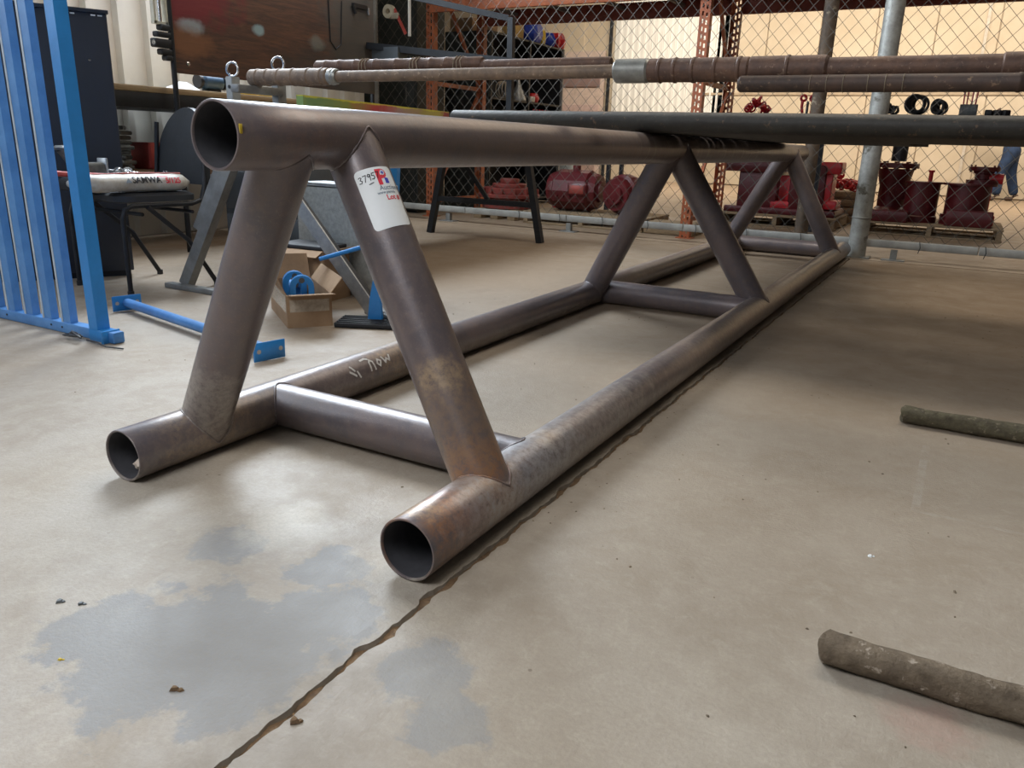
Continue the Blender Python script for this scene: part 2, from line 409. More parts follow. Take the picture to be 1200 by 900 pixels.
for k in range(7): panel_sheet(.92, 4.88, .23, .038, 'ribbed_sheet', RIB, wl, (-5.325, -.05+k*.92, 0.01), (0, 1, 0), (1, 0, 0))
wb = MB().box((-5, 18.6, 2.45), (22, .2, 4.9)).build('wall_back', BEIGE, None, smooth=False); wb['kind'] = 'structure'
for k in range(20):
    x = -15.5+k*1.07
    if -8.1 < x < -5.2 : continue
    MB().box((x, 18.48, 2.45), (1.05, .04, 4.86), bev=.006).build('wall_panel', BEIGE, wb, smooth=False)
for k in range(3):
    panel_sheet(.9, 3.3, .15, .04, 'corrugated_sheet', WHITEP, wb, (-7.75+k*.9, 18.46, 1.0), (1, 0, 0), (0, -1, 0))
MB().box((-7.85, 18.42, 2.45), (.06, .06, 4.86)).build('downspout', BLACK, wb)
for z in (1.95,): MB().box((-2.2, 18.45, z), (7.3, .03, .05)).build('wall_girt', mat('tan_girt', (.45, .36, .26), .6), wb)
for x in (-3.1, -.2): MB().box((x, 18.44, 2.45), (.05, .04, 4.8)).build('wall_conduit', mat('pale_conduit', (.6, .55, .48), .5), wb)
d = MB().box((-8.9, 18.42, 1.45), (1.9, .06, 2.9)).build('door_1', mat('pale_door_frame', (.62, .50, .44), .6), None, smooth=False); d['kind'] = 'structure'
MB().box((-8.9, 18.37, 2.42), (1.72, .05, .62), bev=.01).build('door_panel', MAUVE, d)
MB().box((-8.9, 18.37, 1.25), (1.72, .05, .9), bev=.01).build('door_panel', mat('pale_mauve_paint', (.50, .37, .34), .6), d)
MB().box((-8.9, 18.37, .45), (1.72, .05, .6), bev=.01).build('door_panel', mat('pale_mauve_paint', (.50, .37, .34), .6), d)
for nm, c, dd in (('wall_right', (6.1, 7.3, 2.45), (.2, 22.7, 4.9)), ('wall_front', (-5, -4.1, 2.45), (22, .2, 4.9)), ('wall_outer_left', (-16.1, 7.3, 2.45), (.2, 22.7, 4.9))):
    MB().box(c, dd).build(nm, mat('dark_wall_liner', (.14, .13, .12), .8), None, smooth=False)['kind'] = 'structure'
MB().box((-5, 7.3, 5.0), (22.4, 23, .2)).build('ceiling', mat('grey_roof_liner', (.13, .12, .11), .8), None, smooth=False)['kind'] = 'structure'

# ------------------------------------------------------------------ pipe truss
XR, XL, XT = -.7515, -1.532, -1.1417
Y0 = .995; RB = .0598; HT = .7477
truss = thing('pipe_truss', 'long triangular truss of brown rusted steel pipe lying on the concrete floor', 'pipe truss', (XT, Y0, 0))
o0 = Vector((XT, Y0, 0))
def T(v): return tuple(Vector(v)-o0)
MS_R = pipe_steel('truss_right_chord_steel', rusty=[
    (T((XR-.02, 1.17, .10)), .15, 1., ORG), (T((XR+.0, 1.24, .09)), .09, .9, TAN), (T((XR+.03, 1.16, .05)), .09, .55, BLU), (T((XR+.05, 1.42, .05)), .16, .5, BLU),
    (T((XR, 1.50, .115)), .045, .9, TAN), (T((XR-.015, 1.045, .117)), .035, .9, TAN), (T((XR+.06, 1.75, .03)), .34, .6, (.36, .33, .30)), (T((XR+.055, 1.35, .035)), .2, .6, (.36, .36, .38)), (T((XR+.05, 3.3, .03)), .9, .5, (.36, .30, .24))])
MS_L = pipe_steel('truss_left_chord_steel', rusty=[(T((XL, 1.2, .03)), .15, .5, TAN), (T((XL, 1.95, .12)), .14, .6, TAN), (T((XL, 1.65, .1)), .12, .45, (.34, .28, .25))])
MS_T = pipe_steel('truss_top_chord_steel', rusty=[(T((XT, 1.15, HT+.02)), .09, .4, (.25, .15, .12)), (T((XT, 3.0, HT+.04)), .7, .4, (.24, .18, .14))], dust=False, rings=True)
MS_S = pipe_steel('truss_strut_steel', rusty=[(T((XR-.02, 1.25, .12)), .07, .95, ORG), (T((XR-.07, 1.26, .22)), .11, .7, (.26, .18, .12)), (T((XR-.10, 1.25, .30)), .04, .8, TAN), (T((XL+.04, 1.19, .14)), .12, .75, (.36, .32, .27)), (T((XL+.03, 1.2, .2)), .1, .5, (.30, .27, .25))], dust=False)
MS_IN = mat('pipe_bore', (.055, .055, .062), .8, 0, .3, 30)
def chord(name, x, z, y0, y1, m):
    seg = 56
    mb = MB(); prof = []
    R, r = RB, RB-.0052
    n = 26
    prof = [(r, y0+.16), (r, y0+.002), (r+.0012, y0), (R-.0012, y0)]+[(R, y0+.0015+(y1-y0-.003)*i/n) for i in range(n+1)]+[(R-.0012, y1), (r+.0012, y1), (r, y1-.002), (r, y1-.4)]
    mb.lathe(prof, (x, 0, z), (0, 1, 0), seg, close=False)
    o = mb.build(name, m, truss, ang=50)
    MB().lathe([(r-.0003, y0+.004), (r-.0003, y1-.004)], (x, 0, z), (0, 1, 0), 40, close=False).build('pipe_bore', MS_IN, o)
    return o
cr = chord('bottom_pipe', XR, RB, Y0, Y0+5.47, MS_R)
cl = chord('bottom_pipe', XL, RB, Y0, Y0+5.47, MS_L)
ct = chord('top_pipe', XT, HT, Y0-.016, Y0+5.46, MS_T)
cr['label'] = 'bottom pipe nearest the floor joint, orange rust at its near joint'; cl['label'] = 'bottom pipe on the side of the blue gate panel'
def cylhit(P, d, C, u, R, far):
    """distance along P+d*s to the pipe surface about the line C,u"""
    w = P-C; w = w-u*w.dot(u); dd = d-u*d.dot(u)
    a = dd.dot(dd); b = 2*w.dot(dd); c = w.dot(w)-R*R; disc = b*b-4*a*c
    if disc < 0: return -b/(2*a)
    q = math.sqrt(disc); return (-b+q)/(2*a) if far else (-b-q)/(2*a)
AX = Vector((0, 1, 0))
def strut(name, A, ua, B, ub, r, m, weld=True):
    A = Vector(A); B = Vector(B); d = (B-A).normalized(); ln = (B-A).length
    u = Vector((0, 0, 1)) if abs(d.z) < .9 else AX
    x = d.cross(u).normalized(); y = d.cross(x); seg = 48; s0 = []; s1 = []
    for i in range(seg):
        o = (x*math.cos(2*PI*i/seg)+y*math.sin(2*PI*i/seg))*r
        a = cylhit(A+o, d, A, ua, RB-.0012, True); b = cylhit(A+o, d, B, ub, RB-.0012, False)
        s0.append(a); s1.append(b)
    rs = []
    for k in range(13):
        t = k/12; rs.append([A+(x*math.cos(2*PI*i/seg)+y*math.sin(2*PI*i/seg))*r+d*(s0[i]*(1-t)+s1[i]*t) for i in range(seg)])
    o = MB().rings(rs, False, False).build(name, m, truss, ang=60)
    if weld:
        for ring in (rs[0], rs[-1]):
            pts = [p+(p-(A if ring is rs[0] else B)).normalized()*.0015 for p in ring]
            rr = [.0026+.0006*math.sin(i*2.1)+random.uniform(-.0004, .0004) for i in range(seg)]
            MB().tube(pts, rr, 6, closed=True).build('weld_bead', m, o, ang=80)
    return o
RS = .0585
tops = [(1.1535, 1.3243), (3.388, 3.470), (5.93, 6.02)]
feetL = [1.2125, 3.5535, 6.05]; feetR = [1.270, 3.671, 5.965]
struts = []
for (a, b), yl, yr in zip(tops, feetL, feetR):
    sl = strut('strut', (XL, yl, RB), AX, (XT, a, HT), AX, RS, MS_S)
    sr = strut('strut', (XR, yr, RB), AX, (XT, b, HT), AX, RS, MS_S); struts += [sl, sr]
for k, y in enumerate((Y0+.4546, Y0+2.6243, Y0+5.3471)):
    strut('cross_pipe', (XL, y, RB), AX, (XR, y, RB), AX, RS-.002, MS_S)

# paper lot tag wrapped round the near right strut
A = Vector((XR, feetR[0], RB)); B = Vector((XT, tops[0][1], HT)); d = (B-A).normalized()
def strut_uv(px, py):
    r = ray(px, py).normalized(); w = CAMP-A; w = w-d*w.dot(d); dd = r-d*r.dot(d)
    a = dd.dot(dd); b = 2*w.dot(dd); c = w.dot(w)-(RS)**2; disc = b*b-4*a*c
    s = (-b-math.sqrt(max(disc, 0)))/(2*a); P = CAMP+r*s; t = (P-A).dot(d); q = P-A-d*t
    return P, t, q
_, tc, qc = strut_uv(447, 232)
ex = qc.normalized(); ey = d.cross(ex).normalized()
def ang(q): return math.atan2(q.dot(ey), q.dot(ex))
_, t1, q1 = strut_uv(411, 205); _, t2, q2 = strut_uv(443, 272); _, t3, q3 = strut_uv(452, 193)
aL = (ang(q1)+ang(q2))/2; sgn = 1 if ang(q3) > aL else -1
TW = .088; TH = t1-t2; tmid = (t1+t2)/2
def wrap(u, v, lift):      # u to the right, v up on the tag, metres from its top left corner
    a = aL+sgn*u/RS; t = tmid+TH/2+v
    return A+d*t+(ex*math.cos(a)+ey*math.sin(a))*(RS+lift)
tg = MB(); nx, nz = 18, 10; vs = []; fs = []
cr_ = .010
def corner(u, v):
    # rounded corners
    for cu in (0, TW):
        for cv in (0, -TH):
            iu = cr_ if cu == 0 else TW-cr_; iv = -cr_ if cv == 0 else -TH+cr_
            if abs(u-cu) < cr_ and abs(v-cv) < cr_:
                k = Vector((u-iu, v-iv))
                if k.length > cr_: k = k.normalized()*cr_
                return iu+k.x, iv+k.y
    return u, v
us = [0, .003, .006, cr_]+[cr_+(TW-2*cr_)*i/12 for i in range(1, 12)]+[TW-cr_, TW-.006, TW-.003, TW]
vv = [0, -.003, -.006, -cr_]+[-cr_-(TH-2*cr_)*i/6 for i in range(1, 6)]+[-TH+cr_, -TH+.006, -TH+.003, -TH]
for lift in (.0009, .0004):
    for v in vv:
        for u in us: vs.append(wrap(*corner(u, v), lift))
nu, nv = len(us), len(vv)
for L_ in (0, nu*nv):
    for i in range(nv-1):
        for k in range(nu-1): fs.append((L_+i*nu+k, L_+i*nu+k+1, L_+(i+1)*nu+k+1, L_+(i+1)*nu+k))
tg.add(vs, fs)
lot = tg.build('lot_tag', WHITE, struts[1]); lot['label'] = 'white paper lot tag with handwriting and a red letter logo'
def onwrap(v, f, u0, v0, name, m, rot=0., lift=.0013, parent=None, wf=None):
    # subdivide long faces crudely by triangulating; letters are small against the curvature
    wf = wf or wrap; c, s_ = math.cos(rot), math.sin(rot)
    MB().add([wf(u0+c*p.x-s_*p.y, v0+s_*p.x+c*p.y, lift) for p in v], f).build(name, m, parent if parent is not None else struts[1], smooth=False)
# hand written number in pen strokes
strokes = {'3': [[(0, 9), (2.5, 10), (4.5, 8.5), (2, 5.6), (4.8, 3.5), (3.5, .6), (0, 1)]], '7': [[(0, 9.5), (5, 10), (2.2, 0)]],
           '9': [[(4.6, 8.5), (2.2, 10), (.4, 7.5), (2, 5.4), (4.6, 7.8), (4.8, 9), (4, 0)]], '5': [[(5, 10), (1, 9.6), (.6, 6), (3.6, 6), (4.8, 3.2), (2.8, .4), (0, .8)]]}
def pen(lines, u0, v0, sc, w, name, m, wf=None, parent=None, rot=0.):
    wf = wf or wrap; mb = MB(); c, s_ = math.cos(rot), math.sin(rot)
    for ln in lines:
        P0 = [(u0+sc*(c*a-s_*b), v0+sc*(s_*a+c*b)) for a, b in ln]; P = [P0[0]]
        for (a, b), (e, g) in zip(P0, P0[1:]): P += [(a+(e-a)*k/4, b+(g-b)*k/4) for k in (1, 2, 3, 4)]
        for (a, b), (e, g) in zip(P, P[1:]):
            l = math.hypot(e-a, g-b) or 1; px, py = -(g-b)/l*w/2, (e-a)/l*w/2; ax, ay = (e-a)/l*w*.4, (g-b)/l*w*.4
            mb.add([wf(a+px-ax, b+py-ay, .0014), wf(a-px-ax, b-py-ay, .0014), wf(e-px+ax, g-py+ay, .0014), wf(e+px+ax, g+py+ay, .0014)], [(0, 1, 2, 3)])
    return mb.build(name, m, parent if parent is not None else struts[1], smooth=False)
lines = []
for k, ch in enumerate('37957'):
    for st in strokes[ch]: lines.append([(a*.95+k*6.6+b*.06, b+(k*.55)) for a, b in st])
lines.append([(13, -4.5), (20, -3)])
pen(lines, .0060, -.0272, .00136, .0016, 'handwriting', INK)
LX = .046
v, f = textmesh('P', .046, .0022); v = [Vector((p.x*1.0, p.y*.95, 0)) for p in v]
onwrap(v, f, LX-.004, -.037, 'logo_letter', REDINK)
MB().add([wrap(LX+.013+a, -.037+b, .0015) for a, b in ((0, 0), (.009, 0), (.009, .011), (0, .013))], [(0, 1, 2, 3)]).build('logo_foot', BLUEINK, struts[1], smooth=False)
MB().add([wrap(LX+.0125+.0055*math.cos(2*PI*i/16), -.0135+.0055*math.sin(2*PI*i/16), .0015) for i in range(16)], [tuple(range(16))]).build('logo_disc', WHITE, struts[1], smooth=False)
mb = MB()
for k in range(4):
    a = k*PI/4+.2; c, s_ = math.cos(a)*.0045, math.sin(a)*.0045; px, py = -s_*.12, c*.12
    mb.add([wrap(LX+.0125+q[0], -.0135+q[1], .0017) for q in ((c+px, s_+py), (c-px, s_-py), (-c-px, -s_-py), (-c+px, -s_+py))], [(0, 1, 2, 3)])
mb.build('logo_star', BLUEINK, struts[1], smooth=False)
v, f = textmesh('Auctions', .0140, .0002); onwrap(v, f, LX-.006, -.0500, 'printed_text', GREYINK)
v, f = textmesh('www.permia', .0082, .0002); onwrap(v, f, LX-.014, -.0580, 'printed_text', GREYINK)
v, f = textmesh('Lot #', .0155, .0004); onwrap(v, f, LX+.002, -.0720, 'printed_text', REDINK)

# chalk letters on the left bottom pipe
def wrapL(u, v, lift):   # u along +y, v around
    a = .35+v/RB; return Vector((XL+math.cos(a)*(RB+lift), atx(431, 424, -1.49).y+u, RB+math.sin(a)*(RB+lift)))
pen([[(0, 0), (.5, 5), (2, 6.5), (3.6, 5), (4, 0)], [(9, 1), (7, 3), (8.5, 5.5), (10.8, 4), (9, 1)], [(13, 6), (14.5, 2), (16.5, 4.5), (18.5, 2.5), (20, 6)]], 0, 0, .0050, .0060, 'chalk_letters', CHALK, wf=wrapL, parent=cl)
for ln in ([(-14, 6), (-12, 3)], [(-10, 2), (-9, -1), (-8.6, -1.5)], [(-3, 8), (1, 8.6), (3, 7.6)], [(-16, 3), (-12, 0)]): pen([ln], -.01, 0, .0050, .0065, 'chalk_mark', CHALK, wf=wrapL, parent=cl)
# small paint chip on the rim of the top pipe
MB().box((XT+RB-.001, Y0-.010, HT+.012), (.003, .007, .016), bev=.001).build('paint_chip', YEL, truss)
# crumpled white wad in the open end of the left pipe
mb = MB(); rs = []
for k in range(7):
    t = k/6; rr = .017*math.sin(PI*min(max(t, .02), .98)); rs.append([(XL-.004+rr*math.cos(i*PI/5)*random.uniform(.8, 1.15), Y0+.045+rr*math.sin(i*PI/5)*random.uniform(.8, 1.1), .0075+.033*t) for i in range(10)])
solo(mb.rings(rs), 'paper_wad', mat('crumpled_paper', (.72, .62, .52), .8), 'small crumpled off-white wad inside the open near end of the left bottom pipe', 'wad')

# ------------------------------------------------------------------ scrap bars on the floor at the right
def scrap(x0, x1, y, r, label, m, tilt=0.):
    mb = MB(); n = int((x1-x0)/.018); rs = []
    for k in range(n+1):
        x = x0+(x1-x0)*k/n; ring = []
        for i in range(22):
            a = 2*PI*i/22
            rr = r*(1+.05*math.sin(a*3+x*19)+.04*math.sin(a*5-x*47)+random.uniform(-.035, .035))
            if math.sin(a) < -.8: rr = r*.97
            ring.append((x+.006*math.sin(a*2)*(k in (0, n)), y+tilt*(x-x0)+math.cos(a)*rr, r+math.sin(a)*rr))
        rs.append(ring)
    return solo(mb.rings(rs), 'scrap_bar', m, label, 'scrap bar', 'corroded round bars lying on the floor at the right', ang=60)
SC1 = mat('corroded_bar', (.20, .155, .105), .85, 0, .4, 30, (.10, .075, .05), fleck=(.40, .34, .27), fs=38, bmp=1, bs=90)
scrap(-.075, .9, 1.150, .0255, 'thick corroded round bar, the nearer one, on the floor at the bottom right', SC1, .02)
SC2 = mat('oily_corroded_bar', (.12, .105, .06), .85, 0, .4, 40, (.065, .052, .032), fleck=(.25, .21, .14), fs=70, bmp=1, bs=110)
scrap(-.055, .55, 2.48, .0255, 'thick corroded round bar, the farther one, on the floor past the joint', SC2, .0)

# ------------------------------------------------------------------ rods on the stands above the truss
SILV = mat('worn_silver_coupling', (.36, .36, .33), .42, .6, .35, 25)
GRP = 'drill rods laid on stands above the truss'
ROD1 = mat('tan_rusted_rod', (.24, .165, .11), .6, .15, .35, 22, (.13, .095, .07), fleck=(.36, .27, .19), fs=60, bmp=.4)
t = thing('drill_rod', 'long brown rod with a ridged left end and a silver collar at mid length', 'rod', (-2.775, 2.60, .9525), 0, GRP)
def sec(t, nm, x0, x1, r, rd, m, y, z, z2=None):
    prof = [(r*.80, 0), (r, .007)]; L_ = x1-x0
    for k in range(rd):
        c = L_*(k+.7+.22*math.sin(k*5.3))/(rd+.4)
        prof += [(r, c-.006), (r*1.07, c-.003), (r*1.07, c+.003), (r*.985, c+.007)]
    prof += [(r, L_-.007), (r*.85, L_)]
    z2 = z if z2 is None else z2
    return MB().lathe(prof, (x0, y, z), (L_, 0, z2-z), 22).build(nm, m, t, ang=30)
sec(t, 'ridged_end', -2.775, -2.33, .0335, 6, ROD1, 2.60, .986)
sec(t, 'end_collar', -2.333, -2.285, .0305, 1, SILV, 2.60, .986)
sec(t, 'shaft', -2.292, -1.07, .0215, 0, ROD1, 2.60, .986, .990)
sec(t, 'silver_collar', -1.085, -.965, .038, 0, SILV, 2.60, .990)
sec(t, 'banded_sleeve', -.970, -.64, .0365, 5, RUSTROD, 2.60, .990)
sec(t, 'sleeve', -.645, -.415, .037, 1, RUSTROD, 2.60, .990)
sec(t, 'shaft', -.42, .06, .0315, 0, RUSTROD, 2.60, .988)
sec(t, 'end_coupling', .02, .80, .036, 0, RUSTROD, 2.60, .988)
t = thing('drill_rod', 'reddish brown rod with string wound round its left end, lying on the long rod', 'rod', (-2.44, 2.645, .99), 0, GRP)
sec(t, 'wound_end', -2.44, -1.63, .0255, 9, RUSTROD, 2.647, 1.0275)
sec(t, 'shaft', -1.635, -1.12, .021, 0, RUSTROD, 2.645, 1.020)
mb = MB()
for c in (-2.2, -1.95, -1.75):      # loose string turns
    mb = MB(); pts = [(c+.05*k/20+.006*math.sin(k), 2.645+math.cos(k*.9)*.029, 1.0265+math.sin(k*.9)*.029) for k in range(21)]
    mb.tube(pts, .0022, 5); mb.build('string', mat('jute_string', (.35, .28, .2), .9), t)
t = thing('drill_rod', 'darkest and lowest brown pipe under the right half of the long rod', 'rod', (-.66, 2.56, .923), 0, GRP)
sec(t, 'shaft', -.66, .80, .024, 1, mat('dark_rusty_pipe', (.085, .05, .035), .6, .2, .4, 18, (.045, .03, .024), fleck=(.2, .13, .08), fs=40), 2.552, .9440)
mb = MB()
for k in range(6):
    mb = torus(MB(), (-.45+k*.045+(.02 if k > 2 else 0), 2.552, .9440), .0242, .0012, (1, 0, 0), 20, 6)
    mb.build('wear_band', mat('worn_band', (.22, .17, .11), .7), t)

# pipes laid across the top of the truss
zt = HT+RB
def crosspipe(y, x0, x1, r, label, k):
    mb = MB(); ri = r-.005
    mb.lathe([(ri, .5), (ri, .001), (r-.001, 0), (r, .001), (r, x1-x0-.001), (r-.001, x1-x0), (ri, x1-x0-.001), (ri, x1-x0-.5)], (x0, y, zt+r+.0006), (1, 0, 0), 28, close=False)
    return solo(mb, 'steel_pipe', RUSTDK, label, 'pipe', 'steel pipes laid side by side across the truss', ang=40)
p = crosspipe(3.05, -2.02, 1.9, .0375, 'dark green-grey pipe laid across the truss, the frontmost of the layer', 0)
y = 3.05+.0375; k = 0
while y < 5.72:
    r = random.choice((.036, .0375, .039)); gap = random.choice((.001, .002, .004, .016))
    y += gap+r
    xr = 1.9 if y < 3.6 else (random.uniform(.9, 1.25) if y < 4.5 else random.uniform(-.40, -.25))
    if y < 5.75: crosspipe(y, random.uniform(-2.05, -1.9), xr, r, 'dark steel pipe hidden in the layer behind the frontmost pipe across the truss', 1)
    y += r

# galvanised trestle at the left end of the rods
t = thing('trestle', 'grey galvanised trestle with splayed legs and two ring-topped posts behind the truss', 'trestle', (-2.93, 2.70, 0))
YT = 2.70
MB().bar((-3.36, YT-.06, .02), (-2.93, YT, .80), .055, .055).build('leg', GALVD, t)
MB().bar((-2.20, YT-.02, .02), (-2.86, YT, .70), .008, .065).build('leg', GALV, t)
MB().bar((-2.20, YT+.03, .02), (-2.86, YT+.03, .70), .04, .006).build('leg_flange', BLACK, t)
MB().bar((-3.25, YT-.05, .30), (-2.98, YT-.01, .80), .03, .05).build('brace', GALVD, t)
MB().box((-3.27, YT-.10, .012), (.36, .05, .024), bev=.003).build('foot', GALVD, t)
MB().box((-2.20, YT+.03, .012), (.12, .07, .024), bev=.003).build('foot', GALVD, t)
MB().box((-2.90, YT, .78), (.44, .05, .06), bev=.004).build('head_beam', GALVD, t)
for x, zt_ in ((-3.055, 1.005), (-2.765, 1.022)):
    y = 2.75
    po = MB()
    po.box((x, y, (.74+zt_)/2), (.042, .05, zt_-.74), bev=.003)
    po = po.build('post', GALVD, t)
    MB().lathe([(.008, 0), (.008, .004)], (x+.004, y-.028, zt_-.045), (0, 1, 0), 14).build('bolt_hole', BLKPL, po)
    mb = MB(); torus(mb, (x+.002, y, zt_+.032), .030, .0055, (.25, -1, 0), 32, 8)
    mb.build('ring', CHROME, po)
MB().box((-2.76, 2.62, .9365), (.05, .26, .032), bev=.004).build('saddle', GALVD, t)
# stand that carries the right ends, at the edge of the picture
t = thing('trestle', 'black steel post stand under the right ends of the rods and pipes', 'trestle', (1.45, 2.9, 0))
MB().box((1.45, 3.2, .015), (.5, .8, .03), bev=.004).build('foot', BLACK, t)
MB().box((1.45, 3.25, .41), (.08, .08, .78)).build('post', BLACK, t)
MB().box((1.45, 3.28, zt-.0155), (.08, .55, .03), bev=.004).build('head_beam', BLACK, t)
MB().box((.74, 2.6, .015), (.25, .4, .03), bev=.004).build('foot', BLACK, t)
MB().bar((.85, 2.7, .045), (1.30, 3.0, .045), .06, .028).build('tie_bar', BLACK, t)
MB().box((.74, 2.58, .46), (.06, .06, .90)).build('post', BLACK, t)
MB().box((.74, 2.58, .9195-.009), (.06, .20, .018)).build('saddle', BLACK, t)

# ------------------------------------------------------------------ blue gate panel
t = thing('gate_panel', 'light blue steel gate panel of upright bars standing on the floor at the far left', 'gate', (-2.75, 1.74, 0))
YB = 1.745
MB().box((-3.35, YB, .022), (1.46, .045, .040), bev=.003).build('bottom_rail', BLUE, t)
xs = [atx_ for atx_ in (fl(px, py).x for px, py in ((119, 391), (93, 384), (69, 377), (46, 369), (24, 363), (4, 357)))]
base = at(119, 390, YB).x
for k in range(10):
    x = base-.062-.122*k+.015*0
    if k == 0: continue
    tx = x-.022
    MB().bar((x, YB, .042), (tx, YB, 1.75), .030, .046, up=(1, 0, 0)).build('bar', BLUE, t)
    MB().bar((x-.027, YB-.014, .042), (tx-.027, YB-.014, 1.75), .006, .010, up=(1, 0, 0)).build('bar_edge', mat('pale_bar_edge', (.50, .58, .66), .5), t)  # pale strip down the left edge of each bar
MB().bar((base, YB-.005, .042), (base-.03, YB-.005, 1.78), .05, .050, up=(1, 0, 0)).build('end_post', BLUEB, t)
MB().box((-3.35, YB, 1.78), (1.46, .045, .05), bev=.003).build('top_rail', BLUE, t)
e = MB().box((-2.655, YB-.01, .024), (.012, .075, .046), bev=.003).build('end_plate', BLUEB, t)
MB().box((-2.705, YB-.002, .022), (.10, .055, .044), bev=.002).build('rail_socket', BLUEB, t)
for x in (-2.93, -3.0, -3.3, -3.36): MB().lathe([(.004, 0), (.004, .003)], (x, YB-.0245, .024), (0, 1, 0), 10).build('bolt_hole', BLKPL, t)
# twisted wire tie on the panel foot
mb = MB()
for q in range(3):
    mb.tube([(-2.80+.05*math.sin(k*.45+q)+.012*q, YB-.065+.018*math.cos(k*.45+q*2), .012+.010*abs(math.sin(k*.3+q))+.004*q) for k in range(15)], .0035, 6)
mb.tube([(-2.74, YB-.05, .006), (-2.66, YB-.06, .010), (-2.60, YB-.07, .006), (-2.53, YB-.05, .005)], .003, 6)
solo(mb, 'wire_tie', BLKPL, 'dark twisted wire tie on the floor at the foot of the blue gate panel', 'wire')
MB().box((at(14, 30, YB).x-.012, YB-.026, 1.55), (.001, .001, .001))
pl = MB(); lx = base-.062-.122*3
# paper sticker on one bar
def stk(mm, dx0, dx1, z0, z1, y, nm, par): return MB().box((lx+(dx0+dx1)/2-.0135, y, (z0+z1)/2), (dx1-dx0, .0012, z1-z0)).build(nm, mm, par, smooth=False)
pa = stk(WHITE, -.021, .023, 1.18, 1.34, YB-.0160, 'lot_sticker', t)
stk(REDINK, -.012, .006, 1.30, 1.33, YB-.0172, 'logo', t)
stk(GREYINK, -.016, .016, 1.278, 1.284, YB-.0172, 'printed_line', t)
stk(GREYINK, -.016, .012, 1.266, 1.270, YB-.0172, 'printed_line', t)

# ------------------------------------------------------------------ blue tie bar on the floor
t = thing('tie_bar', 'blue round bar with drilled end plates lying on the floor behind the left truss leg', 'steel bar', (-2.55, 2.0, 0), 0)
Pa = Vector((-3.10, 2.12, .035)); Pb = Vector((-2.02, 1.90, .035))
MB().tube([Pa, Pb], .020, 20).build('bar', BLUE, t)
dd = (Pb-Pa).normalized(); R = Matrix.Rotation(math.atan2(dd.y, dd.x), 3, 'Z')
for P in (Pa, Pb):
    pl = MB().box(P+Vector((0, 0, 0)), (.007, .125, .066), R @ Matrix.Rotation(.0, 3, 'X'), bev=.003).build('end_plate', BLUEB, t)
    for s_ in (-1, 1):
        for e in (-1, 1):
            MB().lathe([(.008, 0), (.008, .0008)], P+R @ Vector((e*.0036, s_*.043, .002)), R @ Vector((e, 0, 0)), 14).build('bolt_hole', mat('hole_glint', (.45, .42, .38), .6), pl)

# ------------------------------------------------------------------ cardboard box with blue brackets
def carton(label, loc, rz, w, d, h, flaps, name='cardboard_box', grp=None):
    t = thing(name, label, 'box', loc, rz, grp); M = ROOTM[t.name]; th = .004
    def bx(c, s, nm, rot=None, par=None):
        mb = MB().box(c, s, rot); mb.v = [M @ v for v in mb.v]; return mb.build(nm, CARD, t, smooth=False)
    bx((0, 0, th/2), (w, d, th), 'bottom')
    bx((0, -d/2, h/2), (w, th, h), 'side'); bx((0, d/2, h/2), (w, th, h), 'side')
    bx((-w/2, 0, h/2), (th, d-th, h), 'side'); bx((w/2, 0, h/2), (th, d-th, h), 'side')
    for side, an, ln in flaps:
        if side in 'fb':
            s_ = -1 if side == 'f' else 1
            bx((0, s_*(d/2+math.cos(an)*ln/2), h+math.sin(an)*ln/2), (w*.97, ln, th*.8), 'flap', Matrix.Rotation(s_*an, 3, 'X'))
        else:
            s_ = -1 if side == 'l' else 1
            bx((s_*(w/2+math.cos(an)*ln/2), 0, h+math.sin(an)*ln/2), (ln, d*.97, th*.8), 'flap', Matrix.Rotation(-s_*an, 3, 'Y'))
    return t, M
bc = Vector((-2.40, 2.475, 0))
t, M = carton('open cardboard box holding blue brackets, clear tape on its side, beside the trestle foot', (-2.436, 2.483, 0), .95, .18, .42, .135,
              [('f', .15, .10), ('b', 1.0, .12), ('l', 1.15, .12), ('r', .9, .08)])
TAPE = mat('clear_tape', (.50, .42, .32), .18, 0, .3, 60, bmp=.8)
mb = MB().box((-.0922, 0, .095), (.0008, .38, .07)); mb.v = [M @ v for v in mb.v]; mb.build('tape', TAPE, t, smooth=False)
mb = MB().box((.0, -.2122, .09), (.16, .0008, .05)); mb.v = [M @ v for v in mb.v]; mb.build('tape', TAPE, t, smooth=False)
for k, (x, y, z, a) in enumerate(((-.01, .06, .060, .4), (.0, -.06, .05, .3), (.0, .15, .03, 1.0))):
    b_ = thing('bracket', ('upright U-shaped', 'tilted U-shaped', 'flat-lying U-shaped')[k]+' blue steel bracket in the open cardboard box', 'bracket', M @ Vector((x, y, .006)), .48+a, 'blue brackets in the cardboard box')
    mb = MB(); MR = ROOTM[b_.name]
    poly = []
    outer = [(.05*math.cos(q*PI/10), .05*math.sin(q*PI/10)) for q in range(11)]; inner = [(.026*math.cos(q*PI/10), .026*math.sin(q*PI/10)) for q in range(10, -1, -1)]
    poly = [(.05, -.06)]+outer+[(-.05, -.06), (-.026, -.06)]+inner+[(.026, -.06)]
    mb.prism([(p, q+.06+(.075 if k < 2 else .02)) for p, q in poly], -.018, .018)
    mb.v = [MR @ v for v in mb.v]; mb.build('body', BLUEB, b_)
    mb = MB().lathe([(.012, 0), (.012, .04)], (0, -.02, .165 if k < 2 else .11), (0, 1, 0), 14); mb.v = [MR @ v for v in mb.v]; mb.build('pin', CASTG, b_)
    mb = MB().box((.038, 0, (.075 if k < 2 else .02)/2), (.024, .036, (.075 if k < 2 else .02))); mb.v = [MR @ v for v in mb.v]; mb.build('foot', BLUEB, b_)

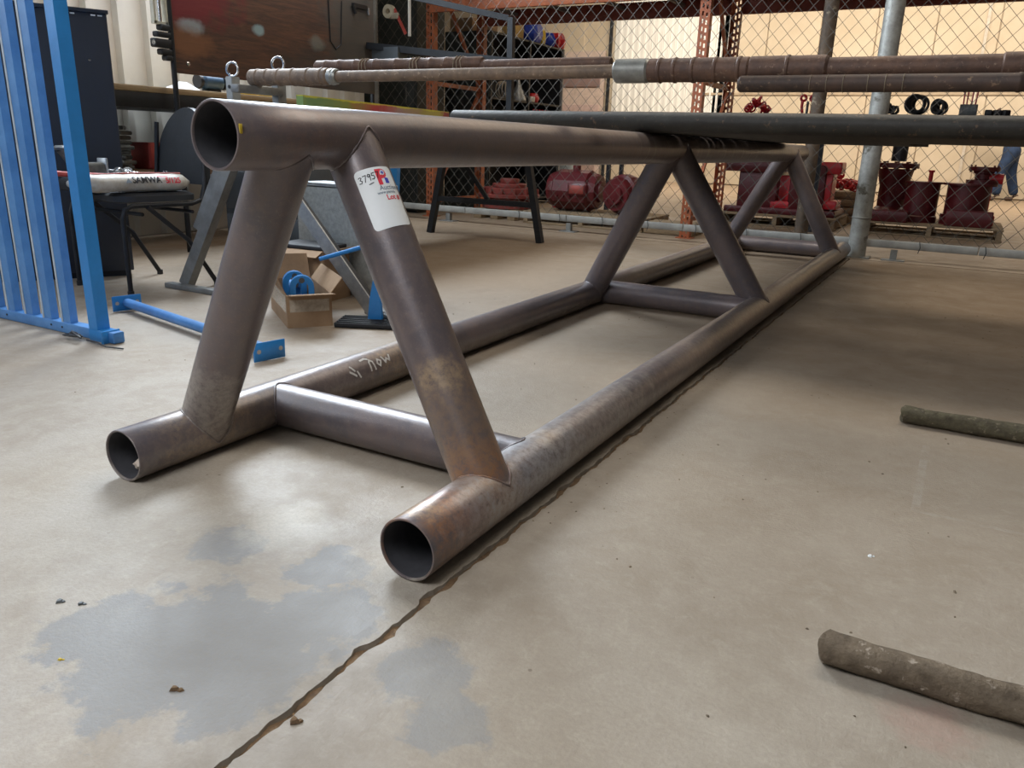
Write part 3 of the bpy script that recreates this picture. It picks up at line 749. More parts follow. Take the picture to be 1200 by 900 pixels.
# black base plate with a blue bracket and blue rod
t = thing('base_plate', 'flat black ridged plate with a blue upright bracket, right of the open cardboard box', 'steel plate', (-2.3, 2.75, 0))
R = Matrix.Rotation(.45, 3, 'Z')
mb = MB().box((-2.095, 2.53, .012), (.26, .15, .018), R, bev=.003)
pl = mb.build('plate', BLACK, t)
for k in range(5): MB().box(Vector((-2.095, 2.53, .023))+R @ Vector((0, -.06+k*.03, 0)), (.24, .008, .005), R).build('ridge', BLACK, pl)
a = fl(441, 372, .02)
mb = MB().prism([(-.03, 0), (.03, 0), (.024, .09), (.004, .17), (-.004, .17), (-.02, .09)], -.006, .006, lambda p, q, s_: (-2.085+p*.88, 2.56+s_+p*.45, .0225+q)).build('blue_bracket', BLUEB, t)
solo(MB().tube([(-2.44, 2.62, .235), (-2.16, 2.73, .33)], .010, 14), 'blue_rod', BLUEB, 'short blue rod leaning across the trestle leg above the black ridged plate', 'rod')
MB().tube([(-2.065, 2.60, .034), (-2.03, 2.58, .034)], .012, 10).build('bolt', CASTG, t)

# galvanised sheet box behind the trestle and second carton
t = thing('galvanised_tank', 'mottled galvanised sheet-metal tank behind the cardboard box, between the truss legs', 'tank', (-2.75, 3.02, 0))
SPG = mat('spangled_galvanised_sheet', (.47, .50, .48), .42, .45, .3, 45, (.33, .35, .34), bmp=.08)
x0 = -2.93; pts = [(x0, 3.0), (-2.60, 3.0)]+[(-2.50+.10*math.cos(q*PI/10-PI/2), 3.10+.10*math.sin(q*PI/10-PI/2)) for q in range(0, 11)]+[(x0, 3.2)]
MB().rings([[(x, y, .002) for x, y in pts], [(x, y, .52) for x, y in pts]]).build('body', SPG, t)
MB().rings([[(x*1+.0, y, .515) for x, y in pts], [(x, y, .535) for x, y in pts]]).build('rim', GALV, t)
t, M = carton('half-crushed cardboard carton with black lid in front of the galvanised tank', (-2.72, 2.86, 0), .1, .30, .20, .24, [('f', -.4, .06), ('r', .2, .07)])
mb = MB().box((0, .0, .25), (.29, .19, .018), bev=.004); mb.v = [M @ v for v in mb.v]; mb.build('lid', BLKPL, t)
t, M = carton('small torn carton hanging behind the left truss leg, against the dark cabinet', (-3.08, 2.92, 0), -.3, .18, .15, .30, [('f', .8, .06), ('l', .3, .06)])
# dark low cabinet behind trestle
t = thing('tool_cabinet', 'low dark grey steel tool cabinet behind the trestle and the chair', 'cabinet', (-3.2, 3.3, 0))
MB().box((-3.28, 3.32, .31), (.62, .40, .56), bev=.006).build('body', mat('slate_paint', (.075, .085, .095), .5, 0, .2, 5), t)
MB().box((-3.28, 3.11, .46), (.57, .018, .20), bev=.004).build('drawer', mat('slate_paint', (.075, .085, .095), .5), t)
MB().box((-3.28, 3.11, .20), (.57, .018, .26), bev=.004).build('drawer', mat('slate_paint', (.075, .085, .095), .5), t)
MB().box((-3.28, 3.32, .015), (.58, .36, .03)).build('plinth', BLACK, t)

# ------------------------------------------------------------------ tall dark cabinet, left
u = Vector((.454, .891, 0)); n = Vector((-.891, .454, 0)); c0 = Vector((-3.85, 2.70, 0))
t = thing('tall_cabinet', 'tall blue-black steel cabinet behind the blue gate panel', 'cabinet', tuple(c0-u*.55+n*.3))
rz = math.atan2(u.y, u.x)
cc = c0-u*.36+n*.26
MB().box((cc.x, cc.y, .665), (.72, .50, 1.27), rz, bev=.004).build('body', DARKB, t)
MB().box((cc.x, cc.y, .015), (.68, .46, .03), rz).build('plinth', BLACK, t)
tp = MB().box((cc.x, cc.y, 1.308), (.735, .515, .016), rz).build('top', DARKB, t)
for k in range(5):
    p = c0-u*(.03+k*.03*(k%3))-n*(.002)
    MB().box((p.x+.013, p.y-.012, 1.285), (.02, .003, .006), rz).build('scratch', WHITE, t)
for a, z in ((.10, 1.08), (.18, 1.09), (.17, .92)): 
    p = c0-u*a+n*.009; MB().box((p.x, p.y, z), (.012, .004, .008), rz).build('screw', CHROME, t)

# ------------------------------------------------------------------ chair
def chair():
    loc = Vector((-3.50, 2.50, 0)); t = thing('stacking_chair', 'black stacking chair with rounded back, loaded with parts, behind the blue bar', 'chair', loc, 0)
    fwd = Vector((-.066, -.998, 0)).normalized(); rgt = Vector((.998, -.066, 0)).normalized()
    # frame coordinates: a along rgt, b along fwd
    c = Vector((-3.575, 2.565, 0))
    def P(a, b, z): return c+rgt*a+fwd*b+Vector((0, 0, z))
    tb = .0115
    for s_ in (1, -1):
        pts = [P(s_*.22, .22, .012), P(s_*.22, .22, .36), P(s_*.22, .205, .40), P(s_*.22, .17, .415), P(s_*.22, -.15, .415), P(s_*.215, -.21, .43), P(s_*.20, -.245, .50), P(s_*.19, -.27, .80)]
        fr = MB().tube(pts, tb, 12).build('side_frame', BLACK, t)
        MB().tube([P(s_*.235, .10, .41), P(s_*.24, -.10, .24), P(s_*.245, -.24, .012)], tb, 12).build('leg', BLACK, t)
        for q in (P(s_*.22, .22, .012), P(s_*.245, -.24, .012)): MB().lathe([(.015, -.012), (.015, .012)], q, (0, 0, 1), 10).build('foot_cap', BLKPL, t)
    MB().tube([P(-.22, .12, .375), P(.22, .12, .375)], tb*.8, 10).build('stretcher', BLACK, t)
    MB().tube([P(-.22, -.15, .375), P(.22, -.15, .375)], tb*.8, 10).build('stretcher', BLACK, t)
    # seat cushion
    rs = []
    for z, g in ((.425, .02), (.432, 0), (.458, 0), (.470, .02), (.472, .10)):
        ring = []
        for i in range(28):
            a = 2*PI*i/28; ca, sa = math.cos(a), math.sin(a); e = .45
            x = math.copysign(abs(ca)**e, ca)*(.225-g); y = math.copysign(abs(sa)**e, sa)*(.215-g)
            ring.append(P(x, y, z))
        rs.append(ring)
    MB().rings(rs).build('seat', mat('charcoal_vinyl', (.035, .038, .042), .5, 0, .2), t)
    # back shell: rounded top, tapered
    rs = []
    out = []
    for i in range(25):
        a = PI*i/24; out.append((.165*math.cos(a) if True else 0, .70+.17*math.sin(a)))
    poly = [(.205, .52)]+[(.195*math.cos(a_)*(1-.0*i), z) for i, (a_, z) in enumerate([(PI*k/24, .62+.255*math.sin(PI*k/24)) for k in range(25)])]+[(-.205, .52), (-.19, .50), (.19, .50)]
    m_ = MB()
    A_ = [P(x, -.25-.03*(z-.5)/.3-.03*(1-(x/.2)**2)+.0, z) for x, z in poly]; B_ = [p_+fwd*(-.028) for p_ in A_]
    ca = P(0, -.285, .70); cb = ca-fwd*.03
    n_ = len(poly); base_ = len(m_.v); m_.v += A_+B_+[ca+fwd*.012, cb-fwd*.012]
    for i in range(n_):
        k = (i+1) % n_; m_.f += [(i, k, n_+k, n_+i), (k, i, 2*n_), (n_+i, n_+k, 2*n_+1)]
    m_.build('backrest', mat('charcoal_vinyl', (.035, .038, .042), .5, 0, .2), t, ang=60)
    g = MB()
    pts = [P(.075*math.cos(a), -.262+.03-.01, .815+.022*math.sin(a)) for a in [2*PI*k/20 for k in range(20)]]
    g.add(pts+[P(0, -.262+.022, .815)], [(i, (i+1) % 20, 20) for i in range(20)])
    return t, P
ch, CP = chair()
# load on the chair
t = thing('parts_bag', 'long white parts bag printed with black and red lettering on the chair seat', 'bag', CP(0, .12, .473))
a0 = CP(.13, .40, .517); a1 = CP(.16, -.18, .515)
axd = (a1-a0).normalized(); prp = Vector((axd.y, -axd.x, 0)).normalized()      # towards the camera
if prp.x < 0: prp = -prp
rs = []
for k in range(15):
    q = k/14; rr = .030*(1-.0*q); sc_ = min(1, .35+q*5, .25+(1-q)*9)
    c_ = a0.lerp(a1, q)
    rs.append([c_+prp*math.cos(2*PI*i/16)*.06*sc_+Vector((0, 0, math.sin(2*PI*i/16)*.0415*sc_*(1+.04*math.sin(k*2.3+i)))) for i in range(16)])
bagm = mat('dusty_white_plastic', (.62, .62, .58), .35, 0, .2, 14, (.45, .40, .32), bmp=.3)
bg = MB().rings(rs).build('body', bagm, t, ang=80)
def wrapB(u_, v_, lift):
    a = .25+v_/.045; q = a0.lerp(a1, .5)+axd*u_
    return q+prp*math.cos(a)*(.0615+lift)+Vector((0, 0, math.sin(a)*(.043+lift)))
for s__, sz, u0, v0, mm in (('SAMWA', .040, -.03, -.008, INK), ('5/125', .034, .135, -.010, REDINK), ('PARTS BAG', .009, -.018, -.020, INK) if False else ('', 0, 0, 0, INK)):
    if not s__: continue
    v, f = textmesh(s__, sz, .0012); onwrap(v, f, u0, v0, 'printed_text', mm, wf=wrapB, parent=t, lift=.0050)
MB().add([wrapB(-.062+a, -.008+b, .005) for a, b in ((0, 0), (.03, 0), (.015, .022))], [(0, 1, 2)]).build('triangle_logo', GREYINK, t, smooth=False)
MB().add([wrapB(.095+a, .018+b, .005) for a, b in ((0, 0), (.06, 0), (.06, .005), (0, .005))], [(0, 1, 2, 3)]).build('red_line', REDINK, t, smooth=False)
mb = MB(); mb.tube([a0+Vector((0, 0, .036))+prp*.01, a0.lerp(a1, .5)+Vector((0, 0, .045)), a1+Vector((0, 0, .042))-axd*.04], .004, 8)
mb.build('red_piping', mat('dull_red_plastic', (.45, .06, .05), .5), t)
t = thing('tool_tray', 'shallow dark metal tray lying on the chair behind the white bag', 'tray', CP(-.04, .05, .473))
q = CP(-.04, .05, .50); rzc = math.atan2(-.066, .998)+PI/2
MB().box(q, (.52, .17, .052), rzc, bev=.006).build('body', BLACK, t)
MB().box(q+Vector((0, 0, .029)), (.50, .15, .006), rzc, bev=.002).build('lid', mat('scuffed_dark_steel', (.13, .14, .15), .35, .5, .4, 12), t)
zt2 = .533
t = thing('valve_casting', 'grey cast metal valve part standing on the left of the loaded chair', 'casting', CP(-.25, .0, zt2))
q = CP(-.03, .26, zt2)
MB().box(q+Vector((.0, .06, .035)), (.13, .07, .07), rzc+.2, bev=.012).build('body', CASTG, t)
MB().tube([q+Vector((0, .03, .05)), q+Vector((0, -.03, .07)), q+Vector((0, -.06, .11)), q+Vector((0, -.07, .13))], [.026, .022, .02, .024], 14).build('neck', CASTG, t)
MB().lathe([(.030, 0), (.032, .01), (.02, .02)], q+Vector((0, -.072, .125)), (0, 0, 1), 14).build('cap', CASTG, t)
MB().box(q+Vector((0, .125, .045)), (.012, .06, .09), rzc+.2, bev=.003).build('flange', GALV, t)
mb = MB()
for k in range(9):
    c_ = CP(-.03+.03*math.cos(k*2.3), .03+.06*math.sin(k*1.7), zt2+.012+.009*(k % 3)); torus(mb, c_, .018, .005, (math.sin(k), math.cos(k*2), 1.2), 14, 6)
solo(mb, 'chain_heap', CHROME, 'small heap of shiny chain links on the chair tray', 'chain', kind='stuff')
solo(MB().tube([CP(.05, .46, .566), CP(.05, .38, .556), CP(.04, .16, .549)], [.014, .012, .006], 12), 'pry_handle', mat('red_grip', (.55, .07, .06), .5), 'red-gripped tool handle sticking out left of the loaded chair', 'tool')
mb = MB(); q = CP(.04, -.14, zt2)
mb.tube([q+Vector((-.012, 0, .03)), q+Vector((0, 0, .008)), q+Vector((.012, 0, .03))], .003, 6); mb.box(q+Vector((.0, 0, .006)), (.02, .02, .012))
solo(mb, 'wing_nut', CHROME, 'small wing nut standing on the tray on the chair', 'nut')

# ------------------------------------------------------------------ workbench on the left wall
t = thing('workbench', 'black steel workbench with a plank top against the ribbed wall', 'workbench', (-4.9, 3.9, 0))
MB().box((-4.86, 3.92, .935), (.76, 2.0, .09), bev=.004).build('frame', BLACK, t)
for k in range(4): MB().box((-4.57-.19*k, 3.92, 1.0), (.185, 1.98, .036), bev=.003).build('plank', wood('bench_plank', (.42, .31, .18), (.28, .19, .10), (12, 1, 12)), t)
for x in (-5.2, -4.52):
    for y in (2.98, 4.86): MB().box((x, y, .445), (.06, .06, .89)).build('leg', BLACK, t)
MB().box((-4.86, 3.92, .50), (.70, 1.9, .03)).build('shelf', wood('shelf_board', (.24, .15, .09), (.15, .09, .05), (12, 1, 12)), t)
MB().box((-4.50, 4.3, .84), (.05, .30, .10)).build('drawer', BLACK, t)
def sm(name, label, cat, mbs, m, group=None, **k): return solo(mbs, name, m, label, cat, group, **k)
sm('storage_bin', 'dull red plastic bin on the shelf under the workbench', 'bin', MB().box((-4.72, 3.53, .60), (.20, .18, .165), bev=.01), mat('dull_red_plastic', (.45, .06, .05), .5))
mb = MB()
for k in range(3): torus(mb, (-4.70, 3.78+.02*k, .63), .09, .012, (1, .2*k, .1), 24, 8)
sm('hose_coil', 'grey coil of hose beside the red bin under the workbench', 'hose', mb, mat('grey_hose', (.3, .3, .29), .6))
mb = MB()
for k in range(9): mb.box((-4.75+.02*math.sin(k*2), 3.30-.0*k, .528+.03*k), (.16, .12, .024), k*.3, bev=.006)
sm('parts_stack', 'stack of grey flat parts on the shelf next to the red bin', 'parts', mb, CASTG)
sm('yellow_level', 'yellow spirit level lying along the workbench edge', 'level', MB().box((-4.53, 4.28, 1.040), (.03, .42, .045), bev=.003), YEL)
mb = MB(); rs = []
for k in range(5):
    q = k/4; rs.append([(-4.60+math.cos(i*PI/6)*(.09*(1-q*.8))*random.uniform(.85, 1.15), 3.72+math.sin(i*PI/6)*(.13*(1-q*.8))*random.uniform(.85, 1.15), 1.0185+.05*q) for i in range(12)])
sm('rag', 'crumpled white rag on the workbench behind the black rod', 'rag', mb.rings(rs), mat('white_rag', (.68, .68, .70), .9))
t = thing('bench_grinder', 'small dark blue bench grinder on the workbench below the plywood board', 'grinder', (-4.62, 3.96, 1.0185))
MB().lathe([(.03, -.09), (.05, -.07), (.05, .07), (.03, .09)], (-4.62, 3.97, 1.085), (0, 1, 0), 18).build('motor', mat('steel_blue_paint', (.06, .12, .2), .4), t)
MB().box((-4.62, 3.97, 1.0285), (.08, .10, .02), bev=.004).build('base', BLACK, t)
MB().box((-4.62, 3.97, 1.045), (.04, .05, .03)).build('pedestal', BLACK, t)
for y in (3.865, 4.075): MB().lathe([(.045, -.012), (.048, 0), (.045, .012)], (-4.62, y, 1.085), (0, 1, 0), 20).build('wheel', BLKPL, t)

# plywood board on black rod frame
t = thing('plywood_board', 'large weathered red-brown plywood board with pale paint smears, hung on a black rod frame', 'board', (-4.4, 3.5, 0))
PLY = wood('weathered_plywood', (.170, .082, .052), (.062, .040, .036), (10, .9, 9), .6, [
    ((0, .10, 1.62), .30, .75, (.22, .02, .035), (1, .7, 1.3)), ((0, .17, 1.385), .10, .8, (.36, .42, .46), (1, 1, 2.2)), ((0, .12, 1.30), .12, .7, (.27, .12, .06), (1, .6, 1.5)), ((0, .73, 1.44), .055, .85, (.33, .47, .52), (1, 1, 1.6)),
    ((0, 1.3, 1.42), .08, .6, (.22, .25, .24), (1, 1, 1.5)), ((0, 1.85, 1.5), .42, .8, (.085, .085, .08), (1, 1.0, .5)), ((0, 1.25, 1.15), .22, .55, (.04, .045, .05), (1, .6, 1))])
MB().box((-4.42, 4.49, 1.555), (.02, 1.95, .90), bev=.002).build('board', PLY, t)
MB().tube([(-4.395, 3.50, 0), (-4.395, 3.50, 2.05)], .017, 14).build('frame_post', BLACK, t)
MB().tube([(-4.44, 5.47, 0), (-4.44, 5.47, 2.05)], .017, 14).build('frame_post', BLACK, t)
MB().tube([(-4.40, 3.50, 2.03), (-4.44, 5.47, 2.03)], .015, 12).build('frame_rail', BLACK, t)
for y in (3.62, 4.7): MB().lathe([(.013, 0), (.013, .006), (.006, .01)], (-4.41, y, 1.165), (1, 0, 0), 14).build('screw_head', CHROME, t)
MB().tube([(-4.405, 4.93, 1.75), (-4.405, 4.94, 1.45), (-4.405, 5.0, 1.40), (-4.405, 5.06, 1.44), (-4.405, 5.08, 1.75)], .005, 8).build('cable_loop', BLKPL, t)
MB().box((-4.40, 5.28, 1.74), (.03, .16, .03)).build('hanger', BLKPL, t)
MB().tube([(-4.395, 5.20, 1.74), (-4.39, 5.22, 1.68)], .014, 10).build('hook', BLKPL, t)
MB().tube([(-4.395, 5.38, 1.74), (-4.39, 5.38, 1.69)], .014, 10).build('hook', CHROME, t)
# clamps on the rod
t = thing('pipe_clamp', 'white and black clamps on the black rod left of the plywood board', 'clamp', (-4.39, 3.42, 1.2))
mb = MB(); mb.box((-4.39, 3.465, 1.45), (.03, .016, .16)); mb.box((-4.39, 3.385, 1.45), (.03, .016, .16)); mb.box((-4.39, 3.425, 1.525), (.03, .10, .016)); mb.box((-4.39, 3.425, 1.375), (.03, .10, .016))
mb.build('white_bracket', mat('cream_paint', (.55, .53, .44), .5), t)
MB().tube([(-4.39, 3.425, 1.38), (-4.39, 3.425, 1.515)], .014, 12).build('roller', CHROME, t)
for z, w, h_ in ((1.352, .07, .034), (1.312, .10, .03), (1.262, .12, .05), (1.215, .08, .034), (1.182, .05, .03)):
    MB().box((-4.39, 3.48-w/2, z), (.05, w, h_), bev=.006).build('jaw', BLACK, t)
MB().tube([(-4.38, 3.36, 1.262), (-4.38, 3.45, 1.262)], .014, 12).build('screw', CHROME, t)

# ------------------------------------------------------------------ black work table with overhead frame
t = thing('work_table', 'black steel work table with slanted legs and an overhead frame behind the top pipe', 'table', (-3.42, 4.6, 0))
def sq(p, q, w, nm): return MB().bar(p, q, w, w).build(nm, BLACK, t)
for y in (3.62, 5.60):
    sq((-2.885, y, 0), (-3.06, y, .82), .05, 'leg'); sq((-3.945, y, 0), (-3.77, y, .82), .05, 'leg')
    sq((-2.93, y, .29), (-3.90, y, .29), .042, 'stretcher')
MB().bar((-3.78, 5.60, .80), (-3.38, 5.60, .31), .02, .035).build('brace', BLACK, t)
MB().box((-3.42, 4.6, .835), (.84, 2.15, .03), bev=.003).build('table_top', BLACK, t)
sq((-3.195, 5.6, .85), (-3.205, 5.6, 1.655), .045, 'upright')
sq((-3.225, 5.60, 1.65), (-4.40, 5.47, 1.90), .042, 'top_rail')
MB().bar((-4.40, 5.42, 1.465), (-2.93, 5.60, 1.315), .16, .05).build('shelf', BLACK, t)
MB().box((-4.22, 5.42, 1.39), (.26, .12, .12)).build('shelf_bracket', mat('slate_paint', (.075, .085, .095), .5), t)
# spray painted channel
def spray():
    m, nt, b = _nt('spray_painted_steel'); co = coords(nt)
    sep = N(nt, 'ShaderNodeSeparateXYZ'); L(nt, co, sep.inputs[0])
    n_ = noise(nt, co, 6, 4, .6); yv = mth(nt, 'ADD', mth(nt, 'DIVIDE', sep.outputs['Y'], 2.4), mth(nt, 'ADD', .5, mth(nt, 'MULTIPLY', mth(nt, 'SUBTRACT', n_, .5), .25)))
    r = N(nt, 'ShaderNodeValToRGB'); e = r.color_ramp.elements
    e[0].position = 0; e[0].color = (.30, .42, .10, 1); e[1].position = 1; e[1].color = (.35, .02, .03, 1)
    for p_, c_ in ((.12, (.16, .30, .12, 1)), (.28, (.25, .30, .06, 1)), (.45, (.45, .03, .04, 1)), (.60, (.38, .22, .20, 1)), (.74, (.40, .32, .05, 1)), (.83, (.42, .35, .05, 1)), (.87, (.35, .02, .03, 1))):
        q_ = e.new(p_); q_.color = c_
    L(nt, yv, r.inputs[0])
    zt_ = mth(nt, 'ADD', sep.outputs['Z'], mth(nt, 'MULTIPLY', n_, .04))
    k = N(nt, 'ShaderNodeMapRange'); k.inputs[1].default_value = .136; k.inputs[2].default_value = .144; L(nt, zt_, k.inputs[0])
    c = mixc(nt, mth(nt, 'MULTIPLY', k.outputs[0], .9), r.outputs[0], (.62, .58, .04))
    L(nt, c, b.inputs['Base Color']); b.inputs['Roughness'].default_value = .5
    return m
mb = MB(); p0, p1 = Vector((-3.42, 3.56, .8515)), Vector((-3.80, 5.62, .8515))
mb.bar(p0+Vector((0, 0, .0635)), p1+Vector((0, 0, .0635)), .045, .127)
solo(mb, 'steel_channel', spray(), 'spray-painted yellow, green and red steel beam lying on the black work table', 'beam')
# blue tarp strip hanging from the table edge
q0 = atx(452, 196, -2.985); q1 = atx(473, 196, -2.985); 
rs = []
for k in range(6):
    z = .85-.09*k
    rs.append([(-2.985+.006*math.sin(i*1.3+k*.3)+.0*k, q0.y+(q1.y-q0.y-.0+.0)*(i/8)*(1-.05*k), z) for i in range(9)]+[(-2.99+.006*math.sin(i*1.3+k*.3), q0.y+(q1.y-q0.y)*(i/8)*(1-.05*k), z) for i in range(8, -1, -1)])
solo(MB().rings(rs), 'tarp_strip', BLUEB, 'blue tarp strip hanging from the black work table edge, right of the lot tag', 'tarp')

# ------------------------------------------------------------------ chain-link fence
YF = 6.56
t = thing('chain_link_fence', 'chain-link fence with a grey bottom rail crossing the whole workshop', 'fence', (-1.5, YF, 0))
xs0, xs1 = -5.28, 3.4
RAILM = mat('weathered_grey_rail', (.36, .36, .34), .6, .1, .3, 8)
POSTM = mat('dirty_galvanised_post', (.40, .41, .39), .5, .3, .25, 12, (.24, .24, .225), fleck=(.10, .09, .07), fs=7)
for k in range(8):
    a = xs0+(xs1-xs0)*k/8; b = xs0+(xs1-xs0)*(k+1)/8-.004
    MB().box(((a+b)/2, YF-(.09 if False else 0), .118), (b-a, .045, .056), bev=.004).build('bottom_rail', RAILM, t)
for x in (-4.4, -3.09, -.4, 1.6): 
    MB().box((x, YF-.0, .04), (.045, .04, .078)).build('rail_foot', GALVD, t); MB().box((x, YF, .004), (.16, .10, .008)).build('foot_plate', GALVD, t)
MB().tube([(xs0, YF, 2.62), (xs1, YF, 2.62)], .024, 12).build('top_rail', GALVD, t)
mb = MB(); P_ = .054; hw = .0023; wires = int((xs1-xs0)/P_)
for i in range(wires):
    x = xs0+.02+i*P_; s_ = 1; z = .15
    pts = []; k = 0
    while z < 2.62:
        pts.append((x+(P_/2 if (k+i) % 2 else -P_/2)+P_/2, YF+(.003 if (k+i) % 2 else -.003), z)); z += P_*1.12; k += 1
    rs = []
    for (a, b, c) in pts: rs.append([(a-hw, b-hw, c), (a+hw, b-hw, c), (a, b+hw, c)])
    mb.rings(rs)
o = mb.build('chain_link_mesh', chainmat(), t, smooth=False); o['kind'] = 'stuff'
pf = MB().lathe([(.066, 0), (.066, 3.0)], (-.66, YF-.0, 0), (0, 0, 1), 24).build('galvanised_post', POSTM, t); pf['label'] = 'round galvanised post splashed with dirt'
MB().box((-.66, YF+.01, .006), (.20, .14, .012)).build('post_base', GALVD, t)
for z in (.3, 1.2, 1.9): 
    mb = MB(); torus(mb, (-.66, YF-.0, z), .068, .004, (0, 0, 1), 24, 6); mb.build('band', GALVD, pf)
for x in (xs0, xs1): MB().lathe([(.03, 0), (.03, 2.7)], (x, YF, 0), (0, 0, 1), 16).build('post', GALVD, t)
for k in range(12):
    x = -3.6+k*.42; MB().tube([(x, YF-.03, .155), (x+.01, YF-.035, .11), (x, YF-.03, .07)], .003, 5).build('tie_wire', BLKPL, t)
BRN = mat('weathered_brown_post', (.15, .105, .07), .7, .1, .45, 9, (.065, .05, .04), fleck=(.30, .25, .18), fs=14)
solo(MB().lathe([(.052, 0), (.052, 4.89)], (at(962, 100, 6.69).x, 6.69, 0), (0, 0, 1), 20), 'steel_column', BRN, 'weathered brown steel column just behind the chain-link fence', 'column')

# ------------------------------------------------------------------ pallet rack
t = thing('pallet_rack', 'orange perforated pallet rack behind the fence, its beams above the shelves', 'pallet rack', (-2.1, 7.3, 0))
def upright_mesh():
    mb = MB(); Hh = 3.0; w = .085
    for x in (-w/2+.009, 0, w/2-.009): mb.box((x, 0, Hh/2), (.018, .003, Hh))
    z = .03; k = 0
    while z < Hh:
        for s_ in (-1, 1): mb.box((s_*(w/4-.002)*1.0, 0, z+(.0 if s_ > 0 else .012)), (w/2-.02, .003, .026))
        z += .058
    for s_ in (-1, 1): mb.box((s_*w/2, .035, Hh/2), (.003, .07, Hh))
    return mb
up0 = None
UX = (-4.82, -2.10, .66)
for x in UX:
    for y, fl2 in ((6.83, 1), (7.83, -1)):
        if up0 is None:
            mb = upright_mesh(); mb.v = [Vector((v.x, v.y, v.z)) for v in mb.v]
            up0 = mb.build('upright', ORANGE, t, world=False, smooth=False); o = up0
        else: o = up0.copy(); COL.objects.link(o)
        o.location = (x+2.1, y-7.3, 0); o.rotation_euler = (0, 0, 0 if fl2 > 0 else PI)
        MB().box((x, y+.03*fl2, .004), (.14, .12, .008)).build('foot_plate', ORANGE, t)
    for z in (.16, 1.30, 2.4): MB().box((x, 7.33, z), (.03, .90, .04)).build('brace', ORANGE, t)
    MB().bar((x, 6.9, .2), (x, 7.76, 1.26), .028, .03).build('brace', ORANGE, t); MB().bar((x, 7.76, 1.34), (x, 6.9, 2.36), .028, .03).build('brace', ORANGE, t)
for (a, b) in zip(UX, UX[1:]):
    for y in (6.80, 7.86):
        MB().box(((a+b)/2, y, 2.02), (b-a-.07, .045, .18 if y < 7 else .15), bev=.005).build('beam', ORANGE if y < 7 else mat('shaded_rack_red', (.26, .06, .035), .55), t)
# crossbars under deck
    for k in range(4): MB().bar((a+.4+k*.6, 6.82, 2.04), (a+.4+k*.6, 7.85, 2.04), .03, .03).build('crossbar', GALVD, t)
    MB().box(((a+b)/2, 7.33, 2.135), (b-a-.05, 1.05, .012)).build('deck', mat('dark_deck_board', (.07, .05, .045), .8), t)

# ------------------------------------------------------------------ black steel shelving with stock
_before = set(bpy.data.objects)
t = thing('steel_shelving', 'black steel shelving unit with open shelves inside the fenced area', 'shelving', (-4.85, 8.5, 0))
MB().box((-4.90, 7.575, .975), (.60, .02, 1.93)).build('end_panel', mat('dark_green_grey_paint', (.05, .06, .058), .5), t)
MB().box((-4.90, 9.44, .975), (.60, .02, 1.93)).build('end_panel', BLACK, t)
MB().box((-5.19, 8.5, .975), (.015, 1.86, 1.92)).build('back_panel', BLACK, t)
SHZ = (.08, .62, 1.09, 1.27, 1.86)
for z in (.08, .62, 1.24, 1.93): MB().box((-4.90, 8.5, z), (.60, 1.86, .022)).build('shelf', BLACK, t)
for y in (7.6, 8.5, 9.42): MB().box((-4.605, y, .975), (.03, .03, 1.93)).build('post', mat('grey_shelf_post', (.25, .26, .27), .5) if y == 9.42 else BLACK, t)
def bagmesh(c, w, d_, h):
    mb = MB(); rs = []; jit = [random.uniform(.80, 1.15) for _ in range(14)]
    for k in range(6):
        q = k/5; g = .55+.45*math.sin(PI*(.12+.78*q)); rs.append([(c[0]+w/2*math.cos(i*PI/7)*g*jit[i]*random.uniform(.9, 1.1), c[1]+d_/2*math.sin(i*PI/7)*g*jit[i]*random.uniform(.9, 1.1), c[2]+h*q) for i in range(14)])
    return mb.rings(rs)
zz = 1.942
sm('plastic_bag', 'larger blue plastic bag, left one on top of the black shelving', 'bag', bagmesh((-4.72, 8.76, zz), .26, .28, .24), BLUEBAG, 'bags on top of the black shelving', ang=10)
sm('plastic_bag', 'small yellow bag between the two blue bags on the black shelving', 'bag', bagmesh((-4.70, 8.965, zz), .12, .10, .17), YEL, 'bags on top of the black shelving', ang=10)
sm('plastic_bag', 'smaller blue plastic bag, right one on top of the black shelving', 'bag', bagmesh((-4.70, 9.14, zz), .2, .22, .16), BLUEBAG, 'bags on top of the black shelving', ang=10)
sm('plastic_bag', 'bright red bag at the right end of the black shelving top', 'bag', bagmesh((-4.70, 9.42, zz), .2, .26, .19), REDB, 'bags on top of the black shelving', ang=10)
sm('cardboard_box', 'wide tan cardboard box on the left end of the black shelving top', 'box', MB().box((-5.0, 7.70, zz+.07), (.30, .22, .14), bev=.003), CARD, 'boxes on top of the black shelving')
sm('cardboard_box', 'small tan cardboard box next to the wide one on the black shelving top', 'box', MB().box((-4.76, 7.80, zz+.06), (.13, .2, .12), .2, bev=.003), CARD, 'boxes on top of the black shelving')
sm('cardboard_box', 'tall yellowish board box left of the blue bags on the black shelving top', 'box', MB().box((-4.80, 8.42, zz+.12), (.10, .36, .24), bev=.003), mat('yellow_board', (.62, .42, .16), .8), 'boxes on top of the black shelving')
zz = 1.2525
mb = MB()
for k in range(4): torus(mb, (-4.70, 8.02+.03*k, zz+.10), .09, .009, (1, .3*k-.4, 0), 22, 6)
sm('wire_coil', 'coil of pale wire on the middle black shelf', 'wire', mb, mat('pale_wire', (.45, .42, .36), .5))
sm('funnel', 'grey tapered funnel standing on the middle black shelf', 'funnel', MB().lathe([(.10, 0), (.10, .02), (.03, .18), (.015, .24)], (-4.70, 8.42, zz), (0, 0, 1), 18), GALV)
sm('tray', 'small pale grey tray under the funnel shelf end', 'tray', MB().box((-4.70, 8.62, zz+.03), (.2, .12, .06), bev=.006), mat('pale_plastic', (.55, .55, .52), .5))
